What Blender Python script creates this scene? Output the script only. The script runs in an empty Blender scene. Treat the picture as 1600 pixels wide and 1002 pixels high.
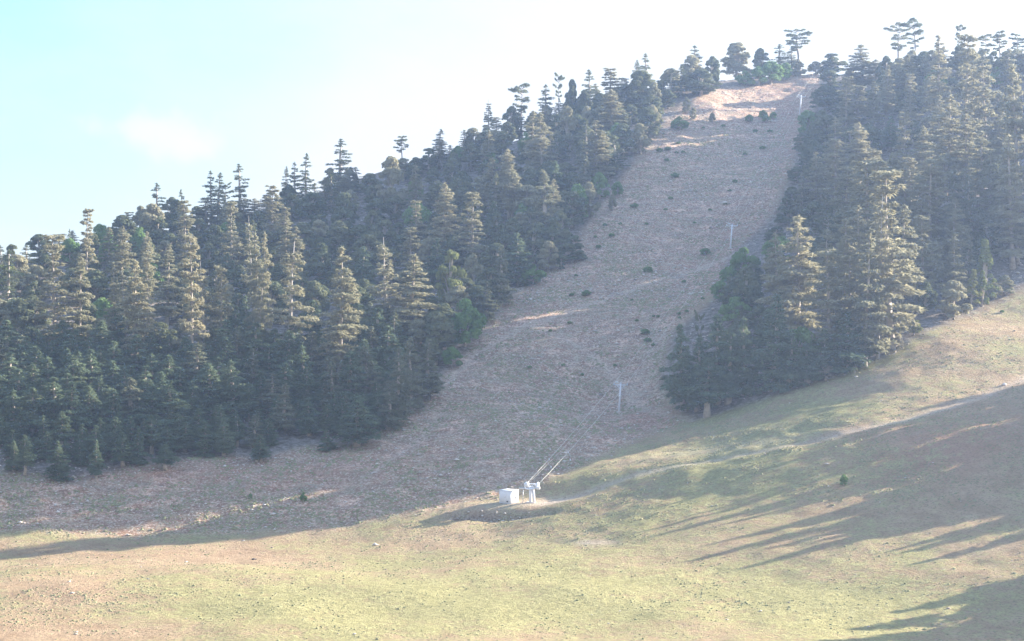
import bpy, math, random
import numpy as np
from mathutils import Vector

S = bpy.context.scene
COL = S.collection
R = math.radians

# ------------------------------------------------------------------ camera
F = 3110.0                      # focal length in photo pixels (1600 wide)
CAMZ = 45.0
PITCH = math.atan((501.0 - 415.0) / F)
cd = bpy.data.cameras.new('camera')
cam = bpy.data.objects.new('camera', cd)
COL.objects.link(cam)
cam.location = (0, 0, CAMZ)
cam.rotation_euler = (math.pi / 2 - PITCH, 0, 0)
cd.sensor_width = 36.0
cd.lens = 36.0 * F / 1600.0
cd.clip_start = 1.0
cd.clip_end = 8000.0
S.camera = cam

# ------------------------------------------------------------------ light
SUN_AZ = 25.0                   # degrees from +X (right) towards +Y (away)
SUN_EL = 17.2
sx, sy, sz = (math.cos(R(SUN_AZ)) * math.cos(R(SUN_EL)), math.sin(R(SUN_AZ)) * math.cos(R(SUN_EL)), math.sin(R(SUN_EL)))
ld = bpy.data.lights.new('sun', 'SUN')
ld.energy = 4.8
ld.angle = R(0.5)
ld.color = (1.0, 0.90, 0.76)
sun = bpy.data.objects.new('sun', ld)
COL.objects.link(sun)
sun.rotation_euler = Vector((sx, sy, sz)).to_track_quat('Z', 'Y').to_euler()

W = bpy.data.worlds.new('World')
S.world = W
W.use_nodes = True
nt = W.node_tree
nt.nodes.clear()
out = nt.nodes.new('ShaderNodeOutputWorld')
bg = nt.nodes.new('ShaderNodeBackground')
sky = nt.nodes.new('ShaderNodeTexSky')
sky.sky_type = 'NISHITA'
sky.sun_disc = False
sky.sun_elevation = R(SUN_EL)
sky.sun_rotation = R(90.0 - SUN_AZ)
sky.altitude = 1500.0
sky.air_density = 1.2
sky.dust_density = 1.0
sky.ozone_density = 2.0
# thin bright high cloud over most of the sky, clearer towards the upper left
tc = nt.nodes.new('ShaderNodeTexCoord')
mp = nt.nodes.new('ShaderNodeMapping')
mp.inputs['Scale'].default_value = (1.0, 1.0, 2.2)
no = nt.nodes.new('ShaderNodeTexNoise')
no.inputs['Scale'].default_value = 5.0
no.inputs['Detail'].default_value = 7.0
no.inputs['Roughness'].default_value = 0.55
dotn = nt.nodes.new('ShaderNodeVectorMath')
dotn.operation = 'DOT_PRODUCT'
cdir = Vector((-0.25, 0.94, 0.25)).normalized()     # middle of the clear patch
dotn.inputs[1].default_value = cdir
mr = nt.nodes.new('ShaderNodeMapRange')
mr.inputs['From Min'].default_value = 0.962
mr.inputs['From Max'].default_value = 0.999
mr.inputs['To Min'].default_value = 1.0
mr.inputs['To Max'].default_value = 0.0
mr.interpolation_type = 'SMOOTHSTEP'
mr2 = nt.nodes.new('ShaderNodeMapRange')
mr2.inputs['From Min'].default_value = 0.35
mr2.inputs['From Max'].default_value = 0.75
mr2.inputs['To Min'].default_value = -0.22
mr2.inputs['To Max'].default_value = 0.35
addn = nt.nodes.new('ShaderNodeMath')
addn.operation = 'ADD'
addn.use_clamp = True
mixc = nt.nodes.new('ShaderNodeMix')
mixc.data_type = 'RGBA'
glow = nt.nodes.new('ShaderNodeVectorMath'); glow.operation = 'DOT_PRODUCT'    # thin cloud is brighter round the sun
glow.inputs[1].default_value = (sx, sy, sz)
gr_ = nt.nodes.new('ShaderNodeMapRange')
for k_, v_ in (('From Min', 0.60), ('From Max', 0.97), ('To Min', 1.0), ('To Max', 3.2)): gr_.inputs[k_].default_value = v_
nt.links.new(tc.outputs['Generated'], glow.inputs[0]); nt.links.new(glow.outputs['Value'], gr_.inputs['Value'])
vc = nt.nodes.new('ShaderNodeVectorMath'); vc.operation = 'SCALE'
vc.inputs[0].default_value = (1.68, 1.74, 1.80)
nt.links.new(gr_.outputs['Result'], vc.inputs['Scale'])
nt.links.new(vc.outputs['Vector'], mixc.inputs['B'])
L = nt.links.new
L(tc.outputs['Generated'], mp.inputs['Vector'])
L(mp.outputs['Vector'], no.inputs['Vector'])
L(tc.outputs['Generated'], dotn.inputs[0])
L(dotn.outputs['Value'], mr.inputs['Value'])
L(no.outputs['Fac'], mr2.inputs['Value'])
L(mr.outputs['Result'], addn.inputs[0])
L(mr2.outputs['Result'], addn.inputs[1])
mul = nt.nodes.new('ShaderNodeMath')
mul.operation = 'MULTIPLY'
sepz = nt.nodes.new('ShaderNodeSeparateXYZ')
L(tc.outputs['Generated'], sepz.inputs[0])
veil = nt.nodes.new('ShaderNodeMapRange')          # the veil thins out overhead, where the sky is blue
for k_, v_ in (('From Min', 0.25), ('From Max', 0.6), ('To Min', 0.97), ('To Max', 0.12)): veil.inputs[k_].default_value = v_
L(sepz.outputs['Z'], veil.inputs['Value'])
L(veil.outputs['Result'], mul.inputs[1])
L(addn.outputs[0], mul.inputs[0])
L(mul.outputs[0], mixc.inputs['Factor'])
clear = nt.nodes.new('ShaderNodeMix'); clear.data_type = 'RGBA'       # pale turquoise of the clear sky at the upper left
clear.inputs['B'].default_value = (0.80, 1.52, 1.62, 1)
cm = nt.nodes.new('ShaderNodeMapRange')
for k_, v_ in (('From Min', 0.90), ('From Max', 0.97), ('To Min', 0.0), ('To Max', 0.92)): cm.inputs[k_].default_value = v_
L(dotn.outputs['Value'], cm.inputs['Value']); L(cm.outputs['Result'], clear.inputs['Factor'])
L(sky.outputs['Color'], clear.inputs['A'])
L(clear.outputs['Result'], mixc.inputs['A'])
# one faint cumulus low over the left ridge
cs_ = nt.nodes.new('ShaderNodeVectorMath'); cs_.operation = 'SUBTRACT'
cs_.inputs[1].default_value = Vector((-0.175, 0.98, 0.066)).normalized()
cl_ = nt.nodes.new('ShaderNodeVectorMath'); cl_.operation = 'MULTIPLY'; cl_.inputs[1].default_value = (1, 1, 2.2)
cn_ = nt.nodes.new('ShaderNodeTexNoise'); cn_.inputs['Scale'].default_value = 38; cn_.inputs['Detail'].default_value = 5
le_ = nt.nodes.new('ShaderNodeVectorMath'); le_.operation = 'LENGTH'
ma_ = nt.nodes.new('ShaderNodeMath'); ma_.operation = 'MULTIPLY_ADD'; ma_.inputs[1].default_value = 0.085
cr_ = nt.nodes.new('ShaderNodeMapRange'); cr_.interpolation_type = 'SMOOTHSTEP'
for k_, v_ in (('From Min', 0.080), ('From Max', 0.050), ('To Min', 0.0), ('To Max', 0.45)): cr_.inputs[k_].default_value = v_
L(tc.outputs['Generated'], cs_.inputs[0]); L(cs_.outputs[0], cl_.inputs[0]); L(cl_.outputs[0], le_.inputs[0])
L(tc.outputs['Generated'], cn_.inputs['Vector']); L(cn_.outputs['Fac'], ma_.inputs[0]); L(le_.outputs['Value'], ma_.inputs[2])
L(ma_.outputs[0], cr_.inputs['Value'])
puff = nt.nodes.new('ShaderNodeMix'); puff.data_type = 'RGBA'; puff.inputs['B'].default_value = (2.15, 2.25, 2.3, 1)
L(cr_.outputs['Result'], puff.inputs['Factor'])
L(mixc.outputs['Result'], puff.inputs['A'])
L(puff.outputs['Result'], bg.inputs['Color'])
bg.inputs['Strength'].default_value = 0.13
L(bg.outputs['Background'], out.inputs['Surface'])

S.view_settings.view_transform = 'Standard'
S.view_settings.look = 'None'
S.view_settings.exposure = 2.2
S.view_settings.gamma = 1.0
S.render.film_transparent = False
try:
    S.cycles.use_denoising = True
    S.cycles.max_bounces = 5
    S.cycles.diffuse_bounces = 2
    S.cycles.glossy_bounces = 1
    S.cycles.transmission_bounces = 2
    S.cycles.volume_bounces = 1
    S.cycles.caustics_reflective = False
    S.cycles.caustics_refractive = False
except Exception:
    pass

# ------------------------------------------------------------------ helpers
def tag(o, label=None, cat=None, group=None, kind=None):
    if label: o['label'] = label
    if cat: o['category'] = cat
    if group: o['group'] = group
    if kind: o['kind'] = kind
    return o

def empty(name, loc):
    o = bpy.data.objects.new(name, None)
    o.empty_display_size = 0.5
    COL.objects.link(o)
    o.location = loc
    return o

def mesh_np(name, V, tris=None, quads=None, mat=None, smooth=False, mats=None, midx=None):
    V = np.asarray(V, np.float32)
    me = bpy.data.meshes.new(name)
    nt_ = 0 if tris is None else len(tris)
    nq = 0 if quads is None else len(quads)
    loops = np.concatenate([np.asarray(tris, np.int32).ravel() if nt_ else np.zeros(0, np.int32),
                            np.asarray(quads, np.int32).ravel() if nq else np.zeros(0, np.int32)])
    starts = np.concatenate([np.arange(nt_) * 3, nt_ * 3 + np.arange(nq) * 4]).astype(np.int32)
    me.vertices.add(len(V))
    me.vertices.foreach_set('co', V.ravel())
    me.loops.add(len(loops))
    me.loops.foreach_set('vertex_index', loops.astype(np.int32))
    me.polygons.add(nt_ + nq)
    me.polygons.foreach_set('loop_start', starts)
    if smooth:
        me.polygons.foreach_set('use_smooth', np.ones(nt_ + nq, bool))
    for m in (mats or ([mat] if mat else [])):
        me.materials.append(m)
    if midx is not None:
        me.polygons.foreach_set('material_index', np.asarray(midx, np.int32))
    me.update(calc_edges=True)
    me.validate()
    return me

def link(name, me, parent=None, loc=None):
    o = bpy.data.objects.new(name, me)
    COL.objects.link(o)
    if parent is not None: o.parent = parent
    if loc is not None: o.location = loc
    return o

class MB:
    """collects boxes, tubes and lathes into one mesh"""
    def __init__(s): s.V = []; s.Q = []; s.T = []; s.n = 0
    def add(s, V, Q=(), T=()):
        V = np.asarray(V, float)
        s.V.append(V)
        s.Q += [tuple(i + s.n for i in q) for q in Q]
        s.T += [tuple(i + s.n for i in t) for t in T]
        s.n += len(V)
    def box(s, c, d, rz=0.0, bev=0.0):
        hx, hy, hz = d[0] / 2, d[1] / 2, d[2] / 2
        if bev <= 0:
            P = [(x * hx, y * hy, z * hz) for z in (-1, 1) for y in (-1, 1) for x in (-1, 1)]
            Q = [(0, 2, 3, 1), (4, 5, 7, 6), (0, 1, 5, 4), (2, 6, 7, 3), (0, 4, 6, 2), (1, 3, 7, 5)]
        else:
            b = bev
            P = []; rings = [(-hz, b), (-hz + b, 0), (hz - b, 0), (hz, b)]
            for z, i in rings:
                a, e = hx - i, hy - i
                k = b * 0.6 if i == 0 else b * 0.3
                P += [(-a + k, -e, z), (a - k, -e, z), (a, -e + k, z), (a, e - k, z), (a - k, e, z), (-a + k, e, z), (-a, e - k, z), (-a, -e + k, z)]
            Q = []
            for r in range(3):
                for k in range(8):
                    Q.append((r * 8 + k, r * 8 + (k + 1) % 8, r * 8 + 8 + (k + 1) % 8, r * 8 + 8 + k))
            Q += [(0, 3, 2, 1), (0, 5, 4, 3), (0, 7, 6, 5), (24, 25, 26, 27), (24, 27, 28, 29), (24, 29, 30, 31)]
        P = np.array(P)
        cs, sn = math.cos(rz), math.sin(rz)
        X = P[:, 0] * cs - P[:, 1] * sn + c[0]
        Y = P[:, 0] * sn + P[:, 1] * cs + c[1]
        s.add(np.stack([X, Y, P[:, 2] + c[2]], 1), Q)
    def tube(s, pts, rad, k=6, cap=True):
        pts = [np.array(p, float) for p in pts]
        n = len(pts)
        if not hasattr(rad, '__len__'): rad = [rad] * n
        V = []
        up = np.array((0.0, 0.0, 1.0))
        for i in range(n):
            d = pts[min(i + 1, n - 1)] - pts[max(i - 1, 0)]
            d /= (np.linalg.norm(d) + 1e-9)
            a = np.cross(d, up)
            if np.linalg.norm(a) < 0.05: a = np.cross(d, (1.0, 0, 0))
            a /= np.linalg.norm(a)
            b = np.cross(d, a)
            for j in range(k):
                t = 2 * math.pi * j / k
                V.append(pts[i] + rad[i] * (math.cos(t) * a + math.sin(t) * b))
        Q = [(i * k + j, i * k + (j + 1) % k, (i + 1) * k + (j + 1) % k, (i + 1) * k + j) for i in range(n - 1) for j in range(k)]
        T = []
        if cap:
            V.append(pts[0]); V.append(pts[-1])
            T = [(n * k, (j + 1) % k, j) for j in range(k)] + [(n * k + 1, (n - 1) * k + j, (n - 1) * k + (j + 1) % k) for j in range(k)]
        s.add(V, Q, T)
    def ring(s, c, r, w, axis, k=24, t=0.08):
        """a rimmed wheel: torus-like ring of radius r round axis"""
        axis = np.array(axis, float); axis /= np.linalg.norm(axis)
        a = np.cross(axis, (0, 0, 1.0))
        if np.linalg.norm(a) < 0.05: a = np.cross(axis, (1.0, 0, 0))
        a /= np.linalg.norm(a); b = np.cross(axis, a)
        V = []
        for i in range(k):
            th = 2 * math.pi * i / k
            d = math.cos(th) * a + math.sin(th) * b
            for (rr, h) in ((r, -w), (r, w), (r - t, w), (r - t, -w)):
                V.append(np.array(c) + d * rr + axis * h)
        Q = []
        for i in range(k):
            j = (i + 1) % k
            for m in range(4):
                Q.append((i * 4 + m, i * 4 + (m + 1) % 4, j * 4 + (m + 1) % 4, j * 4 + m))
        s.add(V, Q)
        for i in range(0, k, k // 6):
            th = 2 * math.pi * i / k
            d = math.cos(th) * a + math.sin(th) * b
            s.tube([np.array(c), np.array(c) + d * (r - t / 2)], t * 0.4, 4)
    def build(s, name, mat, parent=None, smooth=False, loc=None):
        me = mesh_np(name, np.concatenate(s.V), s.T or None, s.Q or None, mat, smooth)
        return link(name, me, parent, loc)

class N:
    """tiny node helper"""
    def __init__(s, name):
        s.m = bpy.data.materials.new(name); s.m.use_nodes = True
        s.t = s.m.node_tree; s.t.nodes.clear()
        s.out = s.t.nodes.new('ShaderNodeOutputMaterial')
    def n(s, typ, **kw):
        nd = s.t.nodes.new(typ)
        for k, v in kw.items():
            if k in nd.inputs.keys() if hasattr(nd.inputs, 'keys') else False: nd.inputs[k].default_value = v
            else: setattr(nd, k, v)
        return nd
    def l(s, a, b): s.t.links.new(a, b)
    def noise(s, vec, scale, detail=4.0, rough=0.55):
        nd = s.n('ShaderNodeTexNoise')
        nd.inputs['Scale'].default_value = scale
        nd.inputs['Detail'].default_value = detail
        nd.inputs['Roughness'].default_value = rough
        s.l(vec, nd.inputs['Vector'])
        return nd.outputs['Fac']
    def ramp(s, fac, a, b, lo=0.0, hi=1.0, clamp=True):
        nd = s.n('ShaderNodeMapRange')
        nd.clamp = clamp
        for k, v in (('From Min', a), ('From Max', b), ('To Min', lo), ('To Max', hi)): nd.inputs[k].default_value = v
        s.l(fac, nd.inputs['Value'])
        return nd.outputs['Result']
    def mix(s, fac, a, b, blend='MIX'):
        nd = s.n('ShaderNodeMix'); nd.data_type = 'RGBA'; nd.blend_type = blend
        if isinstance(fac, (int, float)): nd.inputs['Factor'].default_value = fac
        else: s.l(fac, nd.inputs['Factor'])
        for x, k in ((a, 'A'), (b, 'B')):
            if isinstance(x, tuple): nd.inputs[k].default_value = (*x, 1) if len(x) == 3 else x
            else: s.l(x, nd.inputs[k])
        return nd.outputs['Result']
    def math(s, op, a, b, clamp=False):
        nd = s.n('ShaderNodeMath'); nd.operation = op; nd.use_clamp = clamp
        for i, x in enumerate((a, b)):
            if isinstance(x, (int, float)): nd.inputs[i].default_value = x
            else: s.l(x, nd.inputs[i])
        return nd.outputs[0]

def simple_mat(name, col, rough=0.6, metal=0.0, var=0.12, scale=3.0):
    k = N(name)
    g = k.n('ShaderNodeTexCoord')
    f = k.noise(g.outputs['Object'], scale, 5)
    c = k.mix(k.ramp(f, 0.3, 0.7), tuple(x * (1 - var) for x in col), tuple(min(1, x * (1 + var)) for x in col))
    p = k.n('ShaderNodeBsdfPrincipled')
    p.inputs['Roughness'].default_value = rough
    p.inputs['Metallic'].default_value = metal
    k.l(c, p.inputs['Base Color'])
    k.l(p.outputs[0], k.out.inputs['Surface'])
    return k.m

def foliage_mat(name, c1, c2, trans=0.25, pale=None):
    k = N(name)
    oi = k.n('ShaderNodeObjectInfo')
    g = k.n('ShaderNodeTexCoord')
    f = k.noise(g.outputs['Object'], 0.45, 3)
    c = k.mix(oi.outputs['Random'], c1, c2)
    c = k.mix(k.ramp(f, 0.35, 0.7), c, k.mix(0.5, c, pale or tuple(x * 1.35 for x in c2)))
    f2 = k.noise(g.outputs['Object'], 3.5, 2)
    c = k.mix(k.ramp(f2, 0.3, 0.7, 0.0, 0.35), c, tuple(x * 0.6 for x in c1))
    d = k.n('ShaderNodeBsdfDiffuse')
    t = k.n('ShaderNodeBsdfTranslucent')
    mx = k.n('ShaderNodeMixShader'); mx.inputs[0].default_value = trans
    k.l(c, d.inputs['Color']); k.l(c, t.inputs['Color'])
    k.l(d.outputs[0], mx.inputs[1]); k.l(t.outputs[0], mx.inputs[2])
    k.l(mx.outputs[0], k.out.inputs['Surface'])
    return k.m

M = {}
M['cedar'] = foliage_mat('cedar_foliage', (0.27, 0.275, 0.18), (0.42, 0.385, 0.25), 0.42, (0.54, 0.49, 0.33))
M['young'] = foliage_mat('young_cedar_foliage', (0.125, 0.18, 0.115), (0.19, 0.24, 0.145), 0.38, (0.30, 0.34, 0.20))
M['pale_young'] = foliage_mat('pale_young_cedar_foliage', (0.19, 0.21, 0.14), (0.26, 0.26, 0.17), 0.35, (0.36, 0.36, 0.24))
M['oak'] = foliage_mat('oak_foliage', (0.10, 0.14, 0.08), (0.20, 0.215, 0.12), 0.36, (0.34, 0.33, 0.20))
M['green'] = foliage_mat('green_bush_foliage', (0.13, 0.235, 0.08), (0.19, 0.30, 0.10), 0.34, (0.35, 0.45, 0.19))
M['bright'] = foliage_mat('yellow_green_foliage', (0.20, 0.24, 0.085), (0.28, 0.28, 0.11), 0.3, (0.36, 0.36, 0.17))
M['pale'] = foliage_mat('dry_shrub_foliage', (0.22, 0.20, 0.14), (0.30, 0.27, 0.20), 0.2, (0.36, 0.33, 0.25))
M['bark'] = simple_mat('cedar_bark', (0.40, 0.35, 0.30), 0.9, 0, 0.35, 1.5)
M['grey_bark'] = simple_mat('dead_wood', (0.42, 0.38, 0.34), 0.9, 0, 0.2, 1.5)
M['white_paint'] = simple_mat('white_paint', (0.74, 0.75, 0.78), 0.45, 0, 0.04, 2.0)
M['steel'] = simple_mat('galvanised_steel', (0.50, 0.52, 0.55), 0.45, 0.35, 0.1, 4.0)
M['dark'] = simple_mat('dark_rubber', (0.03, 0.03, 0.035), 0.6)
M['cable'] = simple_mat('cable_steel', (0.72, 0.69, 0.60), 0.5)
M['pylon_grey'] = simple_mat('pale_grey_paint', (0.68, 0.70, 0.75), 0.5, 0, 0.04)

# ------------------------------------------------------------------ terrain heights
def unproj(u, v, Y):
    """photo pixel + depth along Y -> world x, z (camera pitch taken into account)"""
    cx = (u - 800.0) / F; cy = (501.0 - v) / F
    cp, sp = math.cos(PITCH), math.sin(PITCH)
    dy = cp + cy * sp
    dz = -sp + cy * cp
    return cx / dy * Y, CAMZ + dz / dy * Y

def proj(P):
    x, y, z = P[:, 0], P[:, 1], P[:, 2] - CAMZ
    cp, sp = math.cos(PITCH), math.sin(PITCH)
    d = y * cp - z * sp
    up = y * sp + z * cp
    d = np.where(d < 1.0, 1.0, d)
    return 800 + F * x / d, 501 - F * up / d, d

CTRL = [
 (-200,1002,238),(0,1002,238),(400,1002,238),(800,1002,239),(1200,1002,241),(1600,1002,247),
 (0,900,286),(400,900,286),(800,900,288),(1200,900,281),(1600,900,270),
 (-200,832,337),(0,831,337),(200,834,336),(400,832,336),(560,822,338),(700,802,341),(800,786,345),(860,748,352),
 (1200,800,315),(1600,800,300),(1200,705,345),(1600,700,325),(1600,600,368),(1600,545,392),(1400,630,362),
 (1600,450,436),(1500,500,415),(1400,550,394),(1260,605,386),(1110,658,383),(950,700,373),
 (0,740,360),(150,738,362),(300,712,372),(450,705,374),(560,695,380),(700,575,432),(800,460,484),(900,350,536),(1000,240,592),(1090,145,660),
 (650,720,366),(800,650,388),(750,560,430),(850,500,456),(968,643,410),(1000,400,512),(1142,388,519),(1100,300,562),(1200,200,636),(1251,178,657),
 (0,600,418),(0,500,472),(300,600,420),(300,500,474),(300,420,535),(500,560,436),(550,420,524),(700,400,532),(700,300,600),
 (0,415,545),(150,396,562),(300,352,590),(450,322,612),(600,272,632),(700,240,648),(800,222,662),(900,192,676),(1000,152,688),(1100,128,694),(1200,120,698),(1280,116,700),
 (1040,610,407),(1120,450,478),(1210,330,540),(1250,232,600),
 (1200,500,424),(1400,400,452),(1500,300,486),(1600,300,500),(1400,200,578),(1600,200,560),
 (1350,116,688),(1450,108,645),(1600,110,604),
]
RIDGE = [(0,415,545),(300,352,590),(600,272,632),(900,192,676),(1100,128,694),(1280,116,700),(1450,108,645),(1600,110,604)]
pts = []
for u, v, Y in CTRL:
    x, z = unproj(u, v, Y)
    pts.append((x, Y, z))
for u, v, Y in RIDGE:
    for dy, dz in ((70, -6), (260, -50)):
        x, z = unproj(u, v, Y)
        pts.append((x * (Y + dy) / Y, Y + dy, z + dz))
pts += [(-60, 0, 42.5), (60, 0, 43), (0, -120, 60), (-200, -100, 60), (250, -100, 70), (-150, 100, 15), (0, 100, 14), (150, 100, 18), (-150, 180, 2), (0, 190, 1), (150, 190, 6),
        (-260, 340, 1), (-260, 240, 0), (-300, 560, 45), (-300, 460, 20), (-500, 300, 20), (-500, 700, 30), (-600, 1000, -30), (0, 1100, -20), (600, 1000, 0),
        (150, 300, 17), (150, 350, 25), (155, 400, 33), (160, 440, 44), (175, 480, 62), (225, 500, 76), (190, 560, 94), (240, 300, 30), (250, 400, 44), (270, 500, 72), (330, 620, 92), (400, 350, 72), (500, 150, 66), (600, 600, 110), (220, 700, 90)]
PT = np.array(pts)
def tps_fit(P, lam):
    n = len(P)
    d = np.hypot(P[:, None, 0] - P[None, :, 0], P[:, None, 1] - P[None, :, 1]) / 100.0
    K = np.where(d > 0, d * d * np.log(d + 1e-12), 0.0) + lam * np.eye(n)
    A = np.concatenate([np.ones((n, 1)), P[:, :2] / 100.0], 1)
    Mx = np.block([[K, A], [A.T, np.zeros((3, 3))]])
    return np.linalg.solve(Mx, np.concatenate([P[:, 2], np.zeros(3)]))
TW = tps_fit(PT, 0.01)
def tps(x, y):
    out = np.zeros(len(x))
    for i in range(0, len(x), 20000):
        xs, ys = x[i:i + 20000], y[i:i + 20000]
        d2 = ((xs[:, None] - PT[None, :, 0]) ** 2 + (ys[:, None] - PT[None, :, 1]) ** 2) / 1e4
        K = 0.5 * d2 * np.log(d2 + 1e-12)
        out[i:i + 20000] = K @ TW[:len(PT)] + TW[-3] + TW[-2] * xs / 100 + TW[-1] * ys / 100
    return out

_rng = np.random.default_rng(5)
_G = _rng.random((256, 256))
def vnoise(x, y, s, off=0):
    x = x / s + off * 17.3; y = y / s + off * 9.1
    xi = np.floor(x).astype(int); yi = np.floor(y).astype(int)
    fx = x - xi; fy = y - yi
    fx = fx * fx * (3 - 2 * fx); fy = fy * fy * (3 - 2 * fy)
    g = lambda a, b: _G[a % 256, b % 256]
    return (g(xi, yi) * (1 - fx) + g(xi + 1, yi) * fx) * (1 - fy) + (g(xi, yi + 1) * (1 - fx) + g(xi + 1, yi + 1) * fx) * fy - 0.5

def axis(lo, a, b, hi, fine, k=1.12):
    xs = list(np.arange(a, b + 1e-6, fine))
    st, x = fine, a
    left = []
    while x > lo:
        st *= k; x -= st; left.append(x)
    st, x = fine, b
    right = []
    while x < hi:
        st *= k; x += st; right.append(x)
    return np.array(left[::-1] + xs + right)

GX = axis(-650, -125, 145, 750, 0.8)
GY = axis(-200, 236, 715, 1150, 0.9)
XX, YY = np.meshgrid(GX, GY)
gx, gy = XX.ravel(), YY.ravel()
base = tps(gx, gy)

def in_poly(u, v, poly):
    inside = np.zeros(len(u), bool)
    n = len(poly)
    for i in range(n):
        x0, y0 = poly[i]; x1, y1 = poly[(i + 1) % n]
        c = ((y0 > v) != (y1 > v)) & (u < (x1 - x0) * (v - y0) / (y1 - y0 + 1e-9) + x0)
        inside ^= c
    return inside

def world_line(pts_uv):
    """photo polyline -> ground polyline (x, y)"""
    return [ground_at(u, v)[:2] for u, v in pts_uv]

def dist_line(x, y, line):
    d = np.full(len(x), 1e9)
    for (ax, ay), (bx, by) in zip(line[:-1], line[1:]):
        vx, vy = bx - ax, by - ay
        t = np.clip(((x - ax) * vx + (y - ay) * vy) / (vx * vx + vy * vy + 1e-9), 0, 1)
        d = np.minimum(d, np.hypot(x - ax - t * vx, y - ay - t * vy))
    return d

H = base.reshape(XX.shape)
def hgt(x, y):
    x = np.atleast_1d(np.asarray(x, float)); y = np.atleast_1d(np.asarray(y, float))
    i = np.clip(np.searchsorted(GX, x) - 1, 0, len(GX) - 2)
    j = np.clip(np.searchsorted(GY, y) - 1, 0, len(GY) - 2)
    fx = (x - GX[i]) / (GX[i + 1] - GX[i]); fy = (y - GY[j]) / (GY[j + 1] - GY[j])
    return (H[j, i] * (1 - fx) + H[j, i + 1] * fx) * (1 - fy) + (H[j + 1, i] * (1 - fx) + H[j + 1, i + 1] * fx) * fy

_YS = np.arange(225, 730, 0.5)
def ground_at(u, v):
    """where the ray through a photo pixel meets the ground; the crest of that column if it misses"""
    cx = (u - 800.0) / F
    cp, sp = math.cos(PITCH), math.sin(PITCH)
    x = _YS * cx * cp          # close enough: refine below
    z = hgt(x, _YS)
    P = np.stack([x, _YS, z], 1)
    uu, vv, d = proj(P)
    x = cx * d
    z = hgt(x, _YS)
    uu, vv, d = proj(np.stack([x, _YS, z], 1))
    k = np.nonzero(vv <= v)[0]
    i = k[0] if len(k) else int(np.argmin(vv))
    return float(x[i]), float(_YS[i]), float(z[i])

# small relief
piste_poly = [(560,700),(700,575),(760,512),(800,462),(880,408),(930,330),(1000,240),(1060,170),(1110,140),(1300,110),(1285,140),(1250,230),(1210,335),(1160,400),(1115,450),(1050,520),(1030,600),(1060,660),(860,745),(700,792),(540,818),(380,828),(150,832),(0,832),(-400,832),(-400,740),(0,742),(300,715),(460,700)]
UU, VV, DD = proj(np.stack([gx, gy, base], 1))
rocky = in_poly(UU, VV, piste_poly).astype(float)
near = (gy < 730) & (gy > 200)
def blur(a, k):
    A = a.reshape(XX.shape)
    for _ in range(k):
        A = (A + np.roll(A, 1, 0) + np.roll(A, -1, 0) + np.roll(A, 1, 1) + np.roll(A, -1, 1)) / 5
    return A.ravel()
rocky_s = blur(rocky, 6)
hum = np.exp(-(((UU - 1120) / 380) ** 2 + ((VV - (720 - 0.25 * (UU - 1000))) / 90) ** 2))
rel = 0.2 * hum * (1 - rocky_s) * (vnoise(gx, gy, 2.6, 14) + 0.6 * vnoise(gx, gy, 1.5, 15)) + 0.12 * vnoise(gx, gy, 1.9, 16) + 1.5 * vnoise(gx, gy, 31) + 0.8 * vnoise(gx, gy, 13, 1) + (0.25 + 0.45 * rocky_s) * vnoise(gx, gy, 4.5, 2) + (0.10 + 0.30 * rocky_s) * vnoise(gx, gy, 2.1, 3)
# low rubble bank and level pad round the lift station
hx, hy, _hz = ground_at(800, 787)
pad = 0.75 * np.exp(-(((gx - hx - 1) / 12.0) ** 2 + ((gy - hy) / 5.0) ** 2) ** 1.3)
z_pad = float(hgt(hx, hy)[0]) + 0.2
Hf = base + rel * np.clip((gy + 50) / 200, 0, 1)
Hf = Hf * (1 - pad) + z_pad * pad
bank_pts = world_line([(715, 806), (745, 806), (790, 806), (830, 804), (860, 801)])
bank = np.exp(-(dist_line(gx, gy, bank_pts) / 1.3) ** 2) * np.clip(0.75 + 1.4 * vnoise(gx, gy, 2.2, 9), 0, 1)
Hf = Hf - 0.9 * bank + 0.35 * bank * vnoise(gx, gy, 1.5, 7) * 2
# rutted track lines cut a little into the slope
ROAD = world_line([(1640,575),(1600,592),(1500,632),(1400,664),(1300,688),(1200,704),(1100,722),(1000,742),(900,768),(850,785)])
TRACKS = [world_line(t) for t in ([(1160,392),(1080,425),(960,462),(880,492),(825,512),(740,560),(690,610)], [(825,512),(890,535),(945,570),(975,610),(1010,640),(1080,655)],
          [(1100,185),(1160,170),(1220,150),(1285,138)], [(1095,180),(1180,188),(1250,185)], [(1030,500),(1010,560),(985,610),(960,660)], [(1045,500),(1025,565),(1000,615)],
          [(930,640),(840,700),(770,760)], [(700,640),(640,700),(570,750)], [(900,560),(820,650),(740,740)], [(330,768),(450,722),(560,705)], [(0,757),(100,754),(250,762)])]
d_road = dist_line(gx, gy, ROAD)
d_tr = np.minimum.reduce([dist_line(gx, gy, t) for t in TRACKS])
d_main = np.minimum.reduce([dist_line(gx, gy, t) for t in TRACKS[:2]])
Hf = Hf - 0.25 * np.exp(-(d_road / 2.0) ** 2) - 0.15 * np.exp(-(d_tr / 1.2) ** 2)
H = Hf.reshape(XX.shape)

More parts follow.
